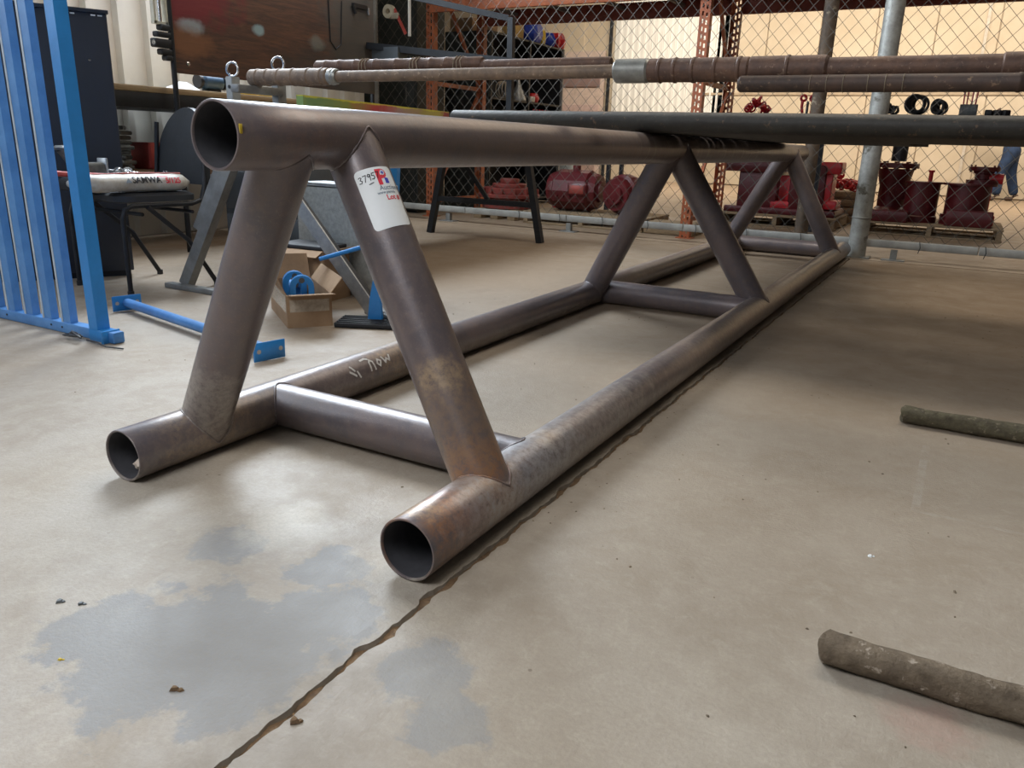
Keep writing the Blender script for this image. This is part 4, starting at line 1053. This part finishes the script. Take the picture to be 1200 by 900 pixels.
sm('red_part', 'red part lying right of the grey tray on the middle black shelf', 'part', bagmesh((-4.70, 8.82, zz), .14, .16, .11), REDB, ang=60)
zz = .6325
for k in range(6):
    sm('spray_can', 'red and white can in the row on the lower black shelf', 'can', MB().lathe([(.028, 0), (.03, .005), (.03, .10), (.012, .13), (.012, .15)], (-4.68, 8.3+k*.085, 1.2125 if False else zz), (0, 0, 1), 14), REDB, 'red cans on the lower black shelf')
cans = MB()
# extra small shelf with red cans (at bench height)
MB().box((-4.70, 8.75, 1.005), (.40, 1.36, .02)).build('shelf', BLACK, t)
for k in range(6):
    y = 8.57+k*.08
    c_ = thing('spray_can', 'red-capped white can in the row on the narrow middle black shelf', 'can', (-4.56, y, 1.0155), 0, 'red-capped cans on the narrow black shelf')
    MB().lathe([(.032, 0), (.034, .004), (.034, .07)], (-4.56, y, 1.0155), (0, 0, 1), 14).build('body', WHITE if k % 2 else REDB, c_)
    MB().lathe([(.034, .07), (.03, .10), (.012, .125), (.012, .15)], (-4.56, y, 1.0155), (0, 0, 1), 14).build('cap', REDB, c_)
sm('jar', 'clear grey jar on the narrow black shelf left of the red-capped cans', 'jar', MB().lathe([(.05, 0), (.05, .09), (.035, .11), (.035, .13)], (-4.57, 8.34, 1.0155), (0, 0, 1), 16), mat('grey_glass', (.45, .47, .46), .2))
for o_ in set(bpy.data.objects)-_before:      # stand the unit clear of the rack's rear upright
    if o_.parent is None: o_.location += Vector((-.28, .50, 0))
# tall dark locker and hanging gear at the fence's left end
t = thing('locker', 'tall dark locker behind the left end of the chain-link fence', 'locker', (-5.5, 7.4, 0))
MB().box((-5.55, 7.25, 1.15), (.90, .5, 2.24), bev=.006).build('body', mat('black_green_paint', (.035, .042, .04), .5), t)
MB().box((-5.55, 6.995, 1.15), (.84, .014, 2.1), bev=.004).build('door', mat('black_green_paint', (.035, .042, .04), .5), t)
MB().box((-5.22, 6.98, 1.2), (.02, .02, .16)).build('handle', CHROME, t)
MB().box((-5.55, 7.25, .015), (.84, .44, .03)).build('plinth', BLACK, t)
mb = MB(); 
t = thing('tape_roll', 'cream tape roll hanging on the fence beside the plywood board', 'tape', (-5.02, 6.44, 1.85))
mb.lathe([(.025, 0), (.06, 0), (.06, .05), (.025, .05), (.025, 0)], (-5.02, 6.43, 1.90), (0, 1, 0), 24, close=False).build('roll', mat('cream_paint', (.55, .53, .44), .5), t)
MB().bar((-4.96, 6.45, 1.92), (-4.83, 6.455, 1.70), .004, .03).build('red_strap', mat('dull_red_plastic', (.45, .06, .05), .5), t)
MB().box((-4.95, 6.45, 1.86), (.08, .03, .05), bev=.006).build('holder', mat('pale_wire', (.45, .42, .36), .5), t)
solo(MB().box((-4.79, 6.46, 1.93), (.02, .02, .5)), 'white_strip', WHITE, 'thin white strip tied to the fence left of the orange upright', 'strip')

# ------------------------------------------------------------------ pallets and red machines
def pallet(label, x0, x1, y0, y1, rz=0):
    t = thing('pallet', label, 'pallet', ((x0+x1)/2, (y0+y1)/2, 0), 0, 'wooden pallets inside the fence')
    w = x1-x0; d_ = y1-y0
    n_ = 7
    for k in range(n_):
        y = y0+.05+(d_-.1)*k/(n_-1); MB().box(((x0+x1)/2, y, .112), (w, .09, .018), bev=.002).build('board', PALW, t)
    for k in range(3):
        x = x0+.03+(w-.06)*k/2; MB().box((x, (y0+y1)/2, .0605), (.045, d_, .084)).build('stringer', PALW, t)
    for k in range(3):
        y = y0+.05+(d_-.1)*k/2; MB().box(((x0+x1)/2, y, .0095), (w, .09, .018), bev=.002).build('board', PALW, t)
    return t
pallet('wooden pallet under the three dark red spools, right of the galvanised post', -.88, .36, 8.72, 9.75)
pallet('wooden pallet under the large red blowout block, left of the galvanised post', -2.30, -1.10, 8.60, 9.55)
pallet('wooden pallet under the two dark round housings, left half of the fence', -3.80, -2.55, 6.98, 7.75)
PZ = .1215
def flange(mb_t, t, c, r, th, axis, nb, m, nm='flange'):
    a = Vector(axis).normalized(); o = MB().lathe([(r*.98, 0), (r, th*.12), (r, th*.88), (r*.98, th)], c, a, 28).build(nm, m, t)
    u_ = Vector((0, 0, 1)) if abs(a.z) < .9 else Vector((1, 0, 0)); x = a.cross(u_).normalized(); y = a.cross(x); mb = MB()
    for k in range(nb):
        q = Vector(c)+(x*math.cos(2*PI*k/nb)+y*math.sin(2*PI*k/nb))*r*.84; mb.lathe([(r*.07, 0), (r*.07, th*1.0+.03)], q-a*.015, a, 6)
    mb.build('bolt_ring', m, o); return o
# spool with side outlet
Ym = 9.38
def X(px, Y=Ym): return at(px, 200, Y).x
def Z(px, py, Y=Ym): return at(px, py, Y).z
t = thing('flanged_spool', 'dark red flanged spool with a side outlet, leftmost on the right-hand pallet', 'spool', (X(1052), Ym, PZ))
cx = X(1050); zt1 = Z(1052, 191)
MB().lathe([(.17, PZ+.0), (.17, .20), (.135, .24), (.135, .45), (.15, .50), (.175, zt1-.06)], (cx, Ym, 0), (0, 0, 1), 28).build('body', MAROON, t)
flange(None, t, (cx, Ym, zt1-.05), .215, .05, (0, 0, 1), 10, MAROON)
flange(None, t, (cx, Ym, PZ+.017), .22, .05, (0, 0, 1), 10, MAROON)
MB().lathe([(.055, .1), (.055, .17), (.085, .17), (.085, .20), (.06, .20), (.06, .225), (.08, .225), (.08, .245), (.045, .245), (.045, .27)], (cx, Ym, Z(1060, 225)), (.35, -.94, 0), 22).build('side_outlet', MAROON, t)
solo(MB().lathe([(.075, 0), (.075, .32)], (cx+.01, Ym, zt1+.018), (0, 0, 1), 16), 'black_riser', mat('black_striped_pipe', (.05, .055, .065), .3, .4, .5, 30), 'black pipe standing upright on the leftmost red spool', 'pipe')
Ym = 9.12
t = thing('flanged_spool', 'dark red plain cylinder, the middle of the three on the right-hand pallet', 'spool', (X(1088), Ym, PZ))
cx = X(1087); z1 = Z(1088, 212)
MB().lathe([(.165, PZ), (.165, .18), (.155, .19), (.155, z1-.02), (.165, z1-.02)], (cx, Ym-.02, 0), (0, 0, 1), 28).build('body', MAROON, t)
MB().lathe([(.17, z1-.02), (.17, z1)], (cx, Ym-.02, 0), (0, 0, 1), 28).build('top_plate', MAROON, t)
solo(MB().lathe([(.02, 0), (.02, .09), (.03, .09), (.03, .11)], (cx+.05, Ym, z1+.0), (0, 0, 1), 10), 'red_lever', REDB, 'small bright red lever on the middle red cylinder', 'lever')
t = thing('flanged_spool', 'wide dark red cylinder with a valve on top, rightmost on the right-hand pallet', 'spool', (X(1136), Ym, PZ))
cx = X(1134)+.045; z1 = Z(1136, 214)
MB().lathe([(.215, PZ), (.215, .22), (.19, .22), (.19, z1-.02), (.235, z1-.02), (.235, z1)], (cx, Ym-.05, 0), (0, 0, 1), 30).build('body', MAROON, t)
MB().box((cx+.04, Ym-.30, PZ+.077), (.40, .12, .15), bev=.008).build('base_block', MAROON, t)
vx = X(1153); MB().lathe([(.14, z1), (.14, z1+.035), (.07, z1+.045), (.07, z1+.09), (.085, z1+.10), (.085, z1+.12)], (vx, Ym-.05, 0), (0, 0, 1), 24).build('valve', MAROON, t)
flange(None, t, (vx, Ym-.05, z1+.12), .135, .04, (0, 0, 1), 8, MAROON)
MB().box((X(1160), Ym-.02, .34), (.09, .14, .40), bev=.01).build('red_side_plate', REDB, t)
MB().box((X(1169), Ym-.08, .18), (.09, .12, .10), bev=.01).build('red_lug', REDB, t)
MB().lathe([(.05, 0), (.05, .12)], (X(1160), Ym-.05, .57), (1, 0, 0), 14).build('red_port', REDB, t)
solo(MB().box((X(1046), Ym-.27, PZ+.057), (.50, .16, .11), bev=.008), 'red_base_block', MAROON, 'low dark red block on the pallet in front of the leftmost spool', 'block')
# large block
Yb = 9.1
t = thing('blowout_block', 'large dark red machine block with bright red ribs, seen through the far truss legs', 'machine', (at(920, 200, Yb).x, Yb, PZ))
def bX(px): return at(px, 210, Yb-.3).x
def bZ(px, py): return at(px, py, Yb-.3).z
def blk(x0, x1, y0, y1, nm, m, dy0=-.3, dy1=.3, bev=.01):
    a, b = bX(x0), bX(x1); za, zb = max(bZ((x0+x1)/2, y1), PZ+.001), bZ((x0+x1)/2, y0)
    return MB().box(((a+b)/2, Yb+(dy0+dy1)/2, (za+zb)/2), (abs(b-a), dy1-dy0, zb-za), bev=bev).build(nm, m, t)
blk(853, 985, 244, 268, 'base', MAROON, -.36, .36)
blk(866, 912, 200, 246, 'ram_body', MAROON)
blk(848, 908, 188, 201, 'bonnet', MAROON, -.34, .2)
blk(926, 968, 196, 246, 'ram_body', MAROON)
blk(905, 930, 206, 246, 'red_web', REDB, -.18, .1)
blk(905, 929, 236, 245, 'red_lug', REDB, -.30, -.18)
blk(960, 985, 190, 204, 'red_bonnet', REDB, -.30, .0)
blk(965, 976, 204, 246, 'red_rib', REDB, -.28, .0)
blk(972, 985, 236, 246, 'red_lug', REDB, -.33, .0)
cx = (bX(915)); flange(None, t, (cx, Yb, bZ(915, 190)), .22, .05, (0, 0, 1), 12, MAROON)
MB().lathe([(.16, 0), (.16, .12)], (cx, Yb, bZ(915, 198)-.03), (0, 0, 1), 24).build('neck', MAROON, t)
MB().lathe([(.055, 0), (.055, .04), (.04, .04), (.04, .06)], (bX(962), Yb-.28, bZ(962, 200)), (0, -1, 0), 18).build('port', MAROON, t)
# heap of red chain
XC = at(986, 200, 9.9).x; mb = MB(); random.seed(3)
for k in range(46):
    a = random.uniform(-.22, .22); b = random.uniform(-.16, .16); h_ = (1-abs(a)/.24)*(1-abs(b)/.2)*.17*random.uniform(.3, 1)
    torus(mb, (XC+a, 9.9+b, .40+h_), random.uniform(.030, .048), .012, (random.uniform(-1, 1), random.uniform(-1, 1), random.uniform(-.6, 1)), 12, 6)
zm = min(v.z for v in mb.v); mb.v = [v+Vector((0, 0, .3460-zm)) for v in mb.v]
solo(mb, 'red_chain_heap', REDB, 'heap of bright red chain beside the galvanised post', 'chain', kind='stuff')
t = thing('crate', 'low pale wooden crate under the heap of red chain', 'crate', (XC, 9.9, 0))
for z in (.05, .14, .23, .31): 
    for dy in (-.21, .21): MB().box((XC, 9.9+dy, z), (.52, .02, .075), bev=.003).build('slat', PALW, t)
    for dx in (-.25, .25): MB().box((XC+dx, 9.9, z), (.02, .40, .075), bev=.003).build('slat', PALW, t)
MB().box((XC, 9.9, .335), (.48, .40, .02)).build('lid', PALW, t)
# round housings
def housing(px, pz, r, w, label, Yh=7.34, ax=(1, 0, 0), win=True):
    c_ = at(px, pz, Yh); z = PZ+r+.001
    t = thing('round_housing', label, 'housing', (c_.x, Yh, PZ), 0, 'dark red housings on the left pallet')
    a = Vector(ax); st = Vector((c_.x, Yh, z))-a*w/2
    MB().lathe([(r*.55, 0), (r*.8, 0), (r*.86, .03), (r*.86, .07), (r, .09), (r, w-.09), (r*.86, w-.07), (r*.86, w-.03), (r*.8, w), (r*.55, w)], st, a, 12).build('body', MAROON, t, ang=25)
    MB().lathe([(r*.5, -.03), (r*.5, w+.03)], st, a, 16).build('hub', MAROON, t)
    if win:
        MB().box((c_.x+.10, Yh-r*.92, z+.02), (.20, .05, .12), bev=.015).build('port_frame', MAROON, t)
        MB().box((c_.x+.10, Yh-r*.92-.026, z+.02), (.15, .008, .08), bev=.002).build('port_cover', mat('faded_red_paint', (.34, .06, .045), .6), t)
        MB().lathe([(.04, 0), (.04, .05)], (c_.x, Yh, z+r-.01), (0, 0, 1), 12).build('cap', MAROON, t)
    for k in range(4):
        q = -PI/2+.5*(k-1.5); MB().lathe([(.012, 0), (.012, .02)], (c_.x-.12+k*.07, Yh-r*.93, z-.05), (0, -1, 0), 8).build('bolt', MAROON, t)
    return t
housing(675, 222, .20, .52, 'large dark red round housing with a rectangular port, left one on its pallet')
housing(733, 222, .19, .30, 'smaller dark red round housing, right one beside the truss leg', ax=(.3, 1, 0), win=False)
# timbers on the pallet's right
for k in range(3):
    solo(MB().box((-2.30, 7.02+.13*k, .055+.0*k), (.46, .10, .10), .05*k, bev=.004), 'timber', PALW, ('front', 'middle', 'rear')[k]+' short timber of three beside the orange rack upright', 'timber', 'short timbers by the rack upright')
# low flanged ring stack further back
Yr = 7.38; c_ = at(597, 225, Yr)
t = thing('flange_stack', 'low stack of dull red flanged rings behind the black table legs', 'flange', (c_.x, Yr, 0))
DR = mat('dull_rust_red_paint', (.26, .05, .04), .55, 0, .35, 8)
for z0, r, h_ in ((.10, .28, .05), (.15, .23, .06), (.21, .32, .04), (.25, .27, .06), (.31, .18, .04), (.35, .10, .05)):
    MB().lathe([(r*.97, 0), (r, .006), (r, h_-.006), (r*.97, h_)], (c_.x, Yr, z0), (0, 0, 1), 32).build('ring', DR, t)
mb = MB()
for k in range(14): mb.lathe([(.02, 0), (.02, .05)], (c_.x+.29*math.cos(k*PI/7), Yr+.29*math.sin(k*PI/7), .25), (0, 0, 1), 6)
mb.build('bolt_ring', DR, t)
for k in range(3): solo(MB().box((c_.x-.2+.2*k, Yr, .05), (.09, .62, .099), bev=.004), 'timber', PALW, ('left', 'middle', 'right')[k]+' of three timbers under the dull red flanged rings', 'timber', 'timbers under the flanged rings')
solo(MB().box((-3.69, 7.62, PZ+.12), (.16, .14, .24), bev=.01), 'red_valve_block', REDB, 'small bright red valve block right of the flanged rings', 'valve block')
t = thing('water_drums', 'row of blue-white plastic water drums behind the flanged rings', 'drum', (-5.6, 10.6, 0))
for k in range(4):
    MB().lathe([(.20, 0), (.21, .03), (.21, .26), (.215, .28), (.21, .30), (.21, .56), (.12, .62), (.06, .63)], (-6.7+k*.47, 10.8, 0), (0, 0, 1), 22).build('drum', mat('pale_blue_plastic', (.42, .52, .60), .3), t)
# ------------------------------------------------------------------ long steel bench inside the fence and its load
YS = 8.0; ZS = 1.10
t = thing('steel_bench', 'long narrow dark steel bench top seen edge-on behind the fence', 'bench', (-1.1, YS+.2, 0))
MB().box((-1.2, YS+.2, ZS-.018), (4.6, .45, .036), bev=.003).build('bench_top', BLACK, t)
for x in (-3.35, -1.30, 1.05):
    for y in (YS+.02, YS+.38): MB().box((x, y, (ZS-.036)/2), (.04, .04, ZS-.036)).build('leg', BLACK, t)
ZS += .0006
def heap(px, w, h_, label, name, cat, m, n_=14, tube=.010, R=.03, dy=.12):
    c_ = at(px, 133, YS+dy); mb = MB()
    for k in range(n_):
        a = random.uniform(-1, 1); hh = R*.5+max(0, (1-abs(a))*h_*random.uniform(0, 1)-R*.4)
        torus(mb, (c_.x+a*w/2, YS+dy+random.uniform(-.05, .05), ZS+hh+tube*.7), R*random.uniform(.7, 1.1), tube, (random.uniform(-1, 1), random.uniform(-1, 1), random.uniform(-.3, 1)), 12, 6)
    zmin = min(v.z for v in mb.v); mb.v = [v+Vector((0, 0, ZS-zmin)) for v in mb.v]
    return solo(mb, name, m, label, cat)
heap(886, .24, .13, 'jumble of red hose fittings on the steel bench left of the brown column', 'hose_fittings', 'fittings', REDB, 20)
t = thing('red_shackle', 'red shackle pair standing on the steel bench just left of the brown column', 'shackle', at(945, 133, YS+.12))
c_ = at(945, 133, YS+.12)
for s_ in (-1, 1):
    x = c_.x+s_*.038; MB().tube([(x, YS+.12, ZS+.008), (x+.012*s_, YS+.12, ZS+.06), (x+.01*s_, YS+.12, ZS+.12)], .013, 10).build('shank', REDB, t)
    mb = MB(); torus(mb, (x+.004*s_, YS+.12, ZS+.140), .024, .012, (0, 1, 0), 16, 8); mb.build('eye', REDB, t)
MB().tube([(c_.x, YS+.12, ZS), (c_.x, YS+.12, ZS+.11)], .012, 8).build('pin', CASTG, t)
mb = MB()
for k in range(7): torus(mb, (at(1072, 125, YS+.15).x+.008*k, YS+.08+.012*k, ZS+.090-.004*(k%3)), .075-.006*(k%4), .011, (.12*k-.3, 1, 0), 26, 7)
solo(mb, 'cable_coil', BLKPL, 'upright coil of black cable, left coil on the steel bench right of the galvanised post', 'cable', 'black cable coils on the steel bench')
mb = MB()
for k in range(6): torus(mb, (at(1099, 125, YS+.15).x+.008*k, YS+.06+.022*k, ZS+.070-.005*(k%2)), .056-.007*(k%3), .011, (.7, 1, .1*k), 24, 7)
solo(mb, 'cable_coil', BLKPL, 'smaller slanted coil of black cable, right coil on the steel bench', 'cable', 'black cable coils on the steel bench')
heap(1038, .15, .07, 'low tangle of black cable left of the upright coils on the bench', 'cable_tangle', 'cable', BLKPL, 14, .010, .035)
t = thing('tool_block', 'dark square block holding pink-red rods on the steel bench', 'tool block', at(1134, 133, YS+.12)); c_ = at(1134, 133, YS+.12)
MB().box((c_.x, YS+.12, ZS+.045), (.135, .10, .09), bev=.005).build('block', CASTG, t)
for dx in (-.045, -.02, .015, .045): MB().tube([(c_.x+dx, YS+.12, ZS+.088), (c_.x+dx*1.1, YS+.12, ZS+.22)], .006, 8).build('rod', mat('pink_red_paint', (.65, .08, .12), .4), t)
for k in range(3):
    c_ = at(1158+k*10, 133, YS+.1); solo(MB().box((c_.x, YS+.12, ZS+.024), (.055, .07, .048), k*.3, bev=.006), 'die_block', BLKPL, ('left', 'middle', 'right')[k]+' small black die block of three at the right end of the bench', 'block', 'small black die blocks on the bench')

# ------------------------------------------------------------------ worker seen through the fence
def skin_obj(name, joints, edges, m, parent, sub=2, root=0):
    me = bpy.data.meshes.new(name); inv = ROOTM[parent.name].inverted()
    me.from_pydata([tuple(inv @ Vector(p)) for p, r in joints], edges, []); me.materials.append(m)
    o = bpy.data.objects.new(name, me); COL.objects.link(o); o.parent = parent; ROOTM[o.name] = ROOTM[parent.name]
    sk = o.modifiers.new('Skin', 'SKIN'); sk.use_smooth_shade = True
    sv = me.skin_vertices
    if not sv: sv = None
    lay = me.skin_vertices[0].data if me.skin_vertices else None
    if lay is None:
        me.attributes; 
        import bmesh
        bm = bmesh.new(); bm.from_mesh(me); bm.verts.layers.skin.verify(); bm.to_mesh(me); bm.free(); lay = me.skin_vertices[0].data
    for k, (p, r) in enumerate(joints):
        lay[k].radius = r if isinstance(r, tuple) else (r, r); lay[k].use_root = (k == root)
    s_ = o.modifiers.new('Sub', 'SUBSURF'); s_.levels = sub; s_.render_levels = sub
    return o
px0 = .60; py0 = 17.75
t = thing('person', 'person in blue jeans and brown boots standing in the back room beyond the fence', 'person', (px0, py0, 0))
def Q(x, y, z): return Vector((px0+x, py0+y, z))
# facing roughly towards -x (to the left of the picture), bending forward over work
J = [(Q(0, 0, .94), (.13, .12)), (Q(-.02, 0, 1.10), (.12, .10)), (Q(-.12, 0, 1.27), (.14, .11)), (Q(-.22, 0, 1.40), (.12, .10)), (Q(-.27, 0, 1.46), (.06, .06)), (Q(-.33, 0, 1.52), (.07, .075)), (Q(-.38, 0, 1.56), (.088, .08)), (Q(-.43, 0, 1.58), (.055, .055)),
     (Q(0, -.10, .88), (.10, .10)), (Q(-.14, -.15, .50), (.06, .06)), (Q(-.13, -.16, .10), (.045, .045)), (Q(0, .10, .88), (.09, .09)), (Q(.06, .15, .50), (.06, .06)), (Q(.18, .16, .10), (.045, .045)),
     (Q(-.18, -.20, 1.36), (.06, .06)), (Q(-.22, -.25, 1.14), (.045, .045)), (Q(-.36, -.20, 1.22), (.036, .036)), (Q(-.45, -.18, 1.25), (.024, .04)),
     (Q(-.18, .20, 1.36), (.06, .06)), (Q(-.22, .25, 1.14), (.045, .045)), (Q(-.36, .20, 1.22), (.036, .036)), (Q(-.45, .18, 1.25), (.024, .04))]
E_ = [(0, 1), (1, 2), (2, 3), (3, 4), (4, 5), (5, 6), (6, 7), (0, 8), (8, 9), (9, 10), (0, 11), (11, 12), (12, 13), (2, 14), (14, 15), (15, 16), (16, 17), (2, 18), (18, 19), (19, 20), (20, 21)]
skin_obj('body', J, E_, SKIN, t)
skin_obj('jeans', [(Q(0, 0, .92), (.18, .175)), (Q(0, 0, 1.04), (.17, .16)), (Q(-.03, -.11, .80), (.125, .13)), (Q(-.14, -.15, .48), (.095, .10)), (Q(-.13, -.16, .10), (.085, .085)), (Q(.02, .11, .80), (.125, .13)), (Q(.06, .15, .48), (.095, .10)), (Q(.18, .16, .10), (.085, .085))],
         [(0, 1), (0, 2), (2, 3), (3, 4), (0, 5), (5, 6), (6, 7)], DENIM, t)
skin_obj('shirt', [(Q(-.0, 0, .99), (.19, .17)), (Q(-.04, 0, 1.14), (.18, .155)), (Q(-.12, 0, 1.28), (.185, .15)), (Q(-.21, 0, 1.39), (.13, .12)), (Q(-.18, -.20, 1.36), (.075, .075)), (Q(-.22, -.25, 1.15), (.065, .065)), (Q(-.39, -.20, 1.23), (.055, .055)), (Q(-.18, .20, 1.36), (.075, .075)), (Q(-.22, .25, 1.15), (.065, .065)), (Q(-.39, .20, 1.23), (.055, .055))],
         [(0, 1), (1, 2), (2, 3), (2, 4), (4, 5), (5, 6), (2, 7), (7, 8), (8, 9)], SHIRT, t)
skin_obj('hair', [(Q(-.34, 0, 1.585), (.08, .085)), (Q(-.39, 0, 1.625), (.075, .08))], [(0, 1)], BOOT, t, 2)
for s_, x in ((-1, -.12), (1, .19)):
    skin_obj('boot', [(Q(x+.02, s_*.16, .05), (.048, .048)), (Q(x-.07, s_*.16, .045), (.05, .042)), (Q(x-.16, s_*.16, .038), (.045, .035)), (Q(x+.01, s_*.16, .13), (.055, .055))], [(0, 1), (1, 2), (0, 3)], BOOT, t)
for s_ in (-1, 1):
    c_ = Q(-.45, s_*.18, 1.25); 
    for k in range(4):
        skin_obj('finger', [(c_+Vector((-.02, (k-1.5)*.02, 0)), (.010, .010)), (c_+Vector((-.065+.006*abs(k-1), (k-1.5)*.022, -.012)), (.009, .009)), (c_+Vector((-.085+.008*abs(k-1), (k-1.5)*.022, -.04)), (.008, .008))], [(0, 1), (1, 2)], SKIN, t, 1)
    skin_obj('thumb', [(c_+Vector((.0, -s_*.03, 0)), (.011, .011)), (c_+Vector((-.035, -s_*.058, -.008)), (.010, .010)), (c_+Vector((-.06, -s_*.055, -.025)), (.009, .009))], [(0, 1), (1, 2)], SKIN, t, 1)

# ------------------------------------------------------------------ floor litter
random.seed(11); mb = MB()
def chip(mb, x, y, s_):
    n_ = 5; a0 = random.uniform(0, 6); ring = [(x+s_*math.cos(a0+i*2*PI/n_)*random.uniform(.5, 1.2), y+s_*math.sin(a0+i*2*PI/n_)*random.uniform(.5, 1.2)) for i in range(n_)]
    mb.rings([[(a, b, .0002) for a, b in ring], [(x+(a-x)*.6, y+(b-y)*.6, s_*.55) for a, b in ring]])
for k in range(420):
    y = random.uniform(.9, 5.6); x = random.uniform(-.62, 1.3) if k % 3 else random.uniform(-2.4, -.8)
    if abs(y-1.15) < .05 or abs(y-2.48) < .05 or abs(x-XL) < .07 or abs(x-XR) < .07: continue
    chip(mb, x, y, random.uniform(.0014, .0042))
for k in range(110):
    y = random.uniform(1.3, 5.0); chip(mb, random.gauss(-.64, .02), y, random.uniform(.001, .003))
solo(mb, 'floor_grit', mat('dark_grit', (.10, .075, .05), .9, 0, .5, 40, (.30, .24, .17)), 'scattered dark grit and flakes on the concrete floor', 'grit', kind='stuff')
for (px, py, s_, m, lb) in ((1020, 652, .006, WHITE, 'white crumb on the open floor, right of the floor joint'), (70, 705, .007, CASTG, 'left of two dark pebbles on the floor left of the blue-grey patch'), (95, 708, .006, CASTG, 'right of two dark pebbles on the floor left of the blue-grey patch'), (71, 773, .004, YEL, 'tiny yellow crumb at the left edge of the blue-grey patch'), (345, 845, .009, mat('joint_dirt', (.2, .12, .06), .9), 'brown clod beside the floor joint near the bottom edge'),
                        (205, 808, .009, mat('joint_dirt', (.2, .12, .06), .9), 'flat brown flake on the blue-grey floor patch')):
    p = fl(px, py); q = MB(); chip(q, p.x, p.y, s_); chip(q, p.x+s_*.9, p.y+s_*.4, s_*.6)
    solo(q, 'crumb', m, lb, 'crumb', 'single crumbs on the concrete')
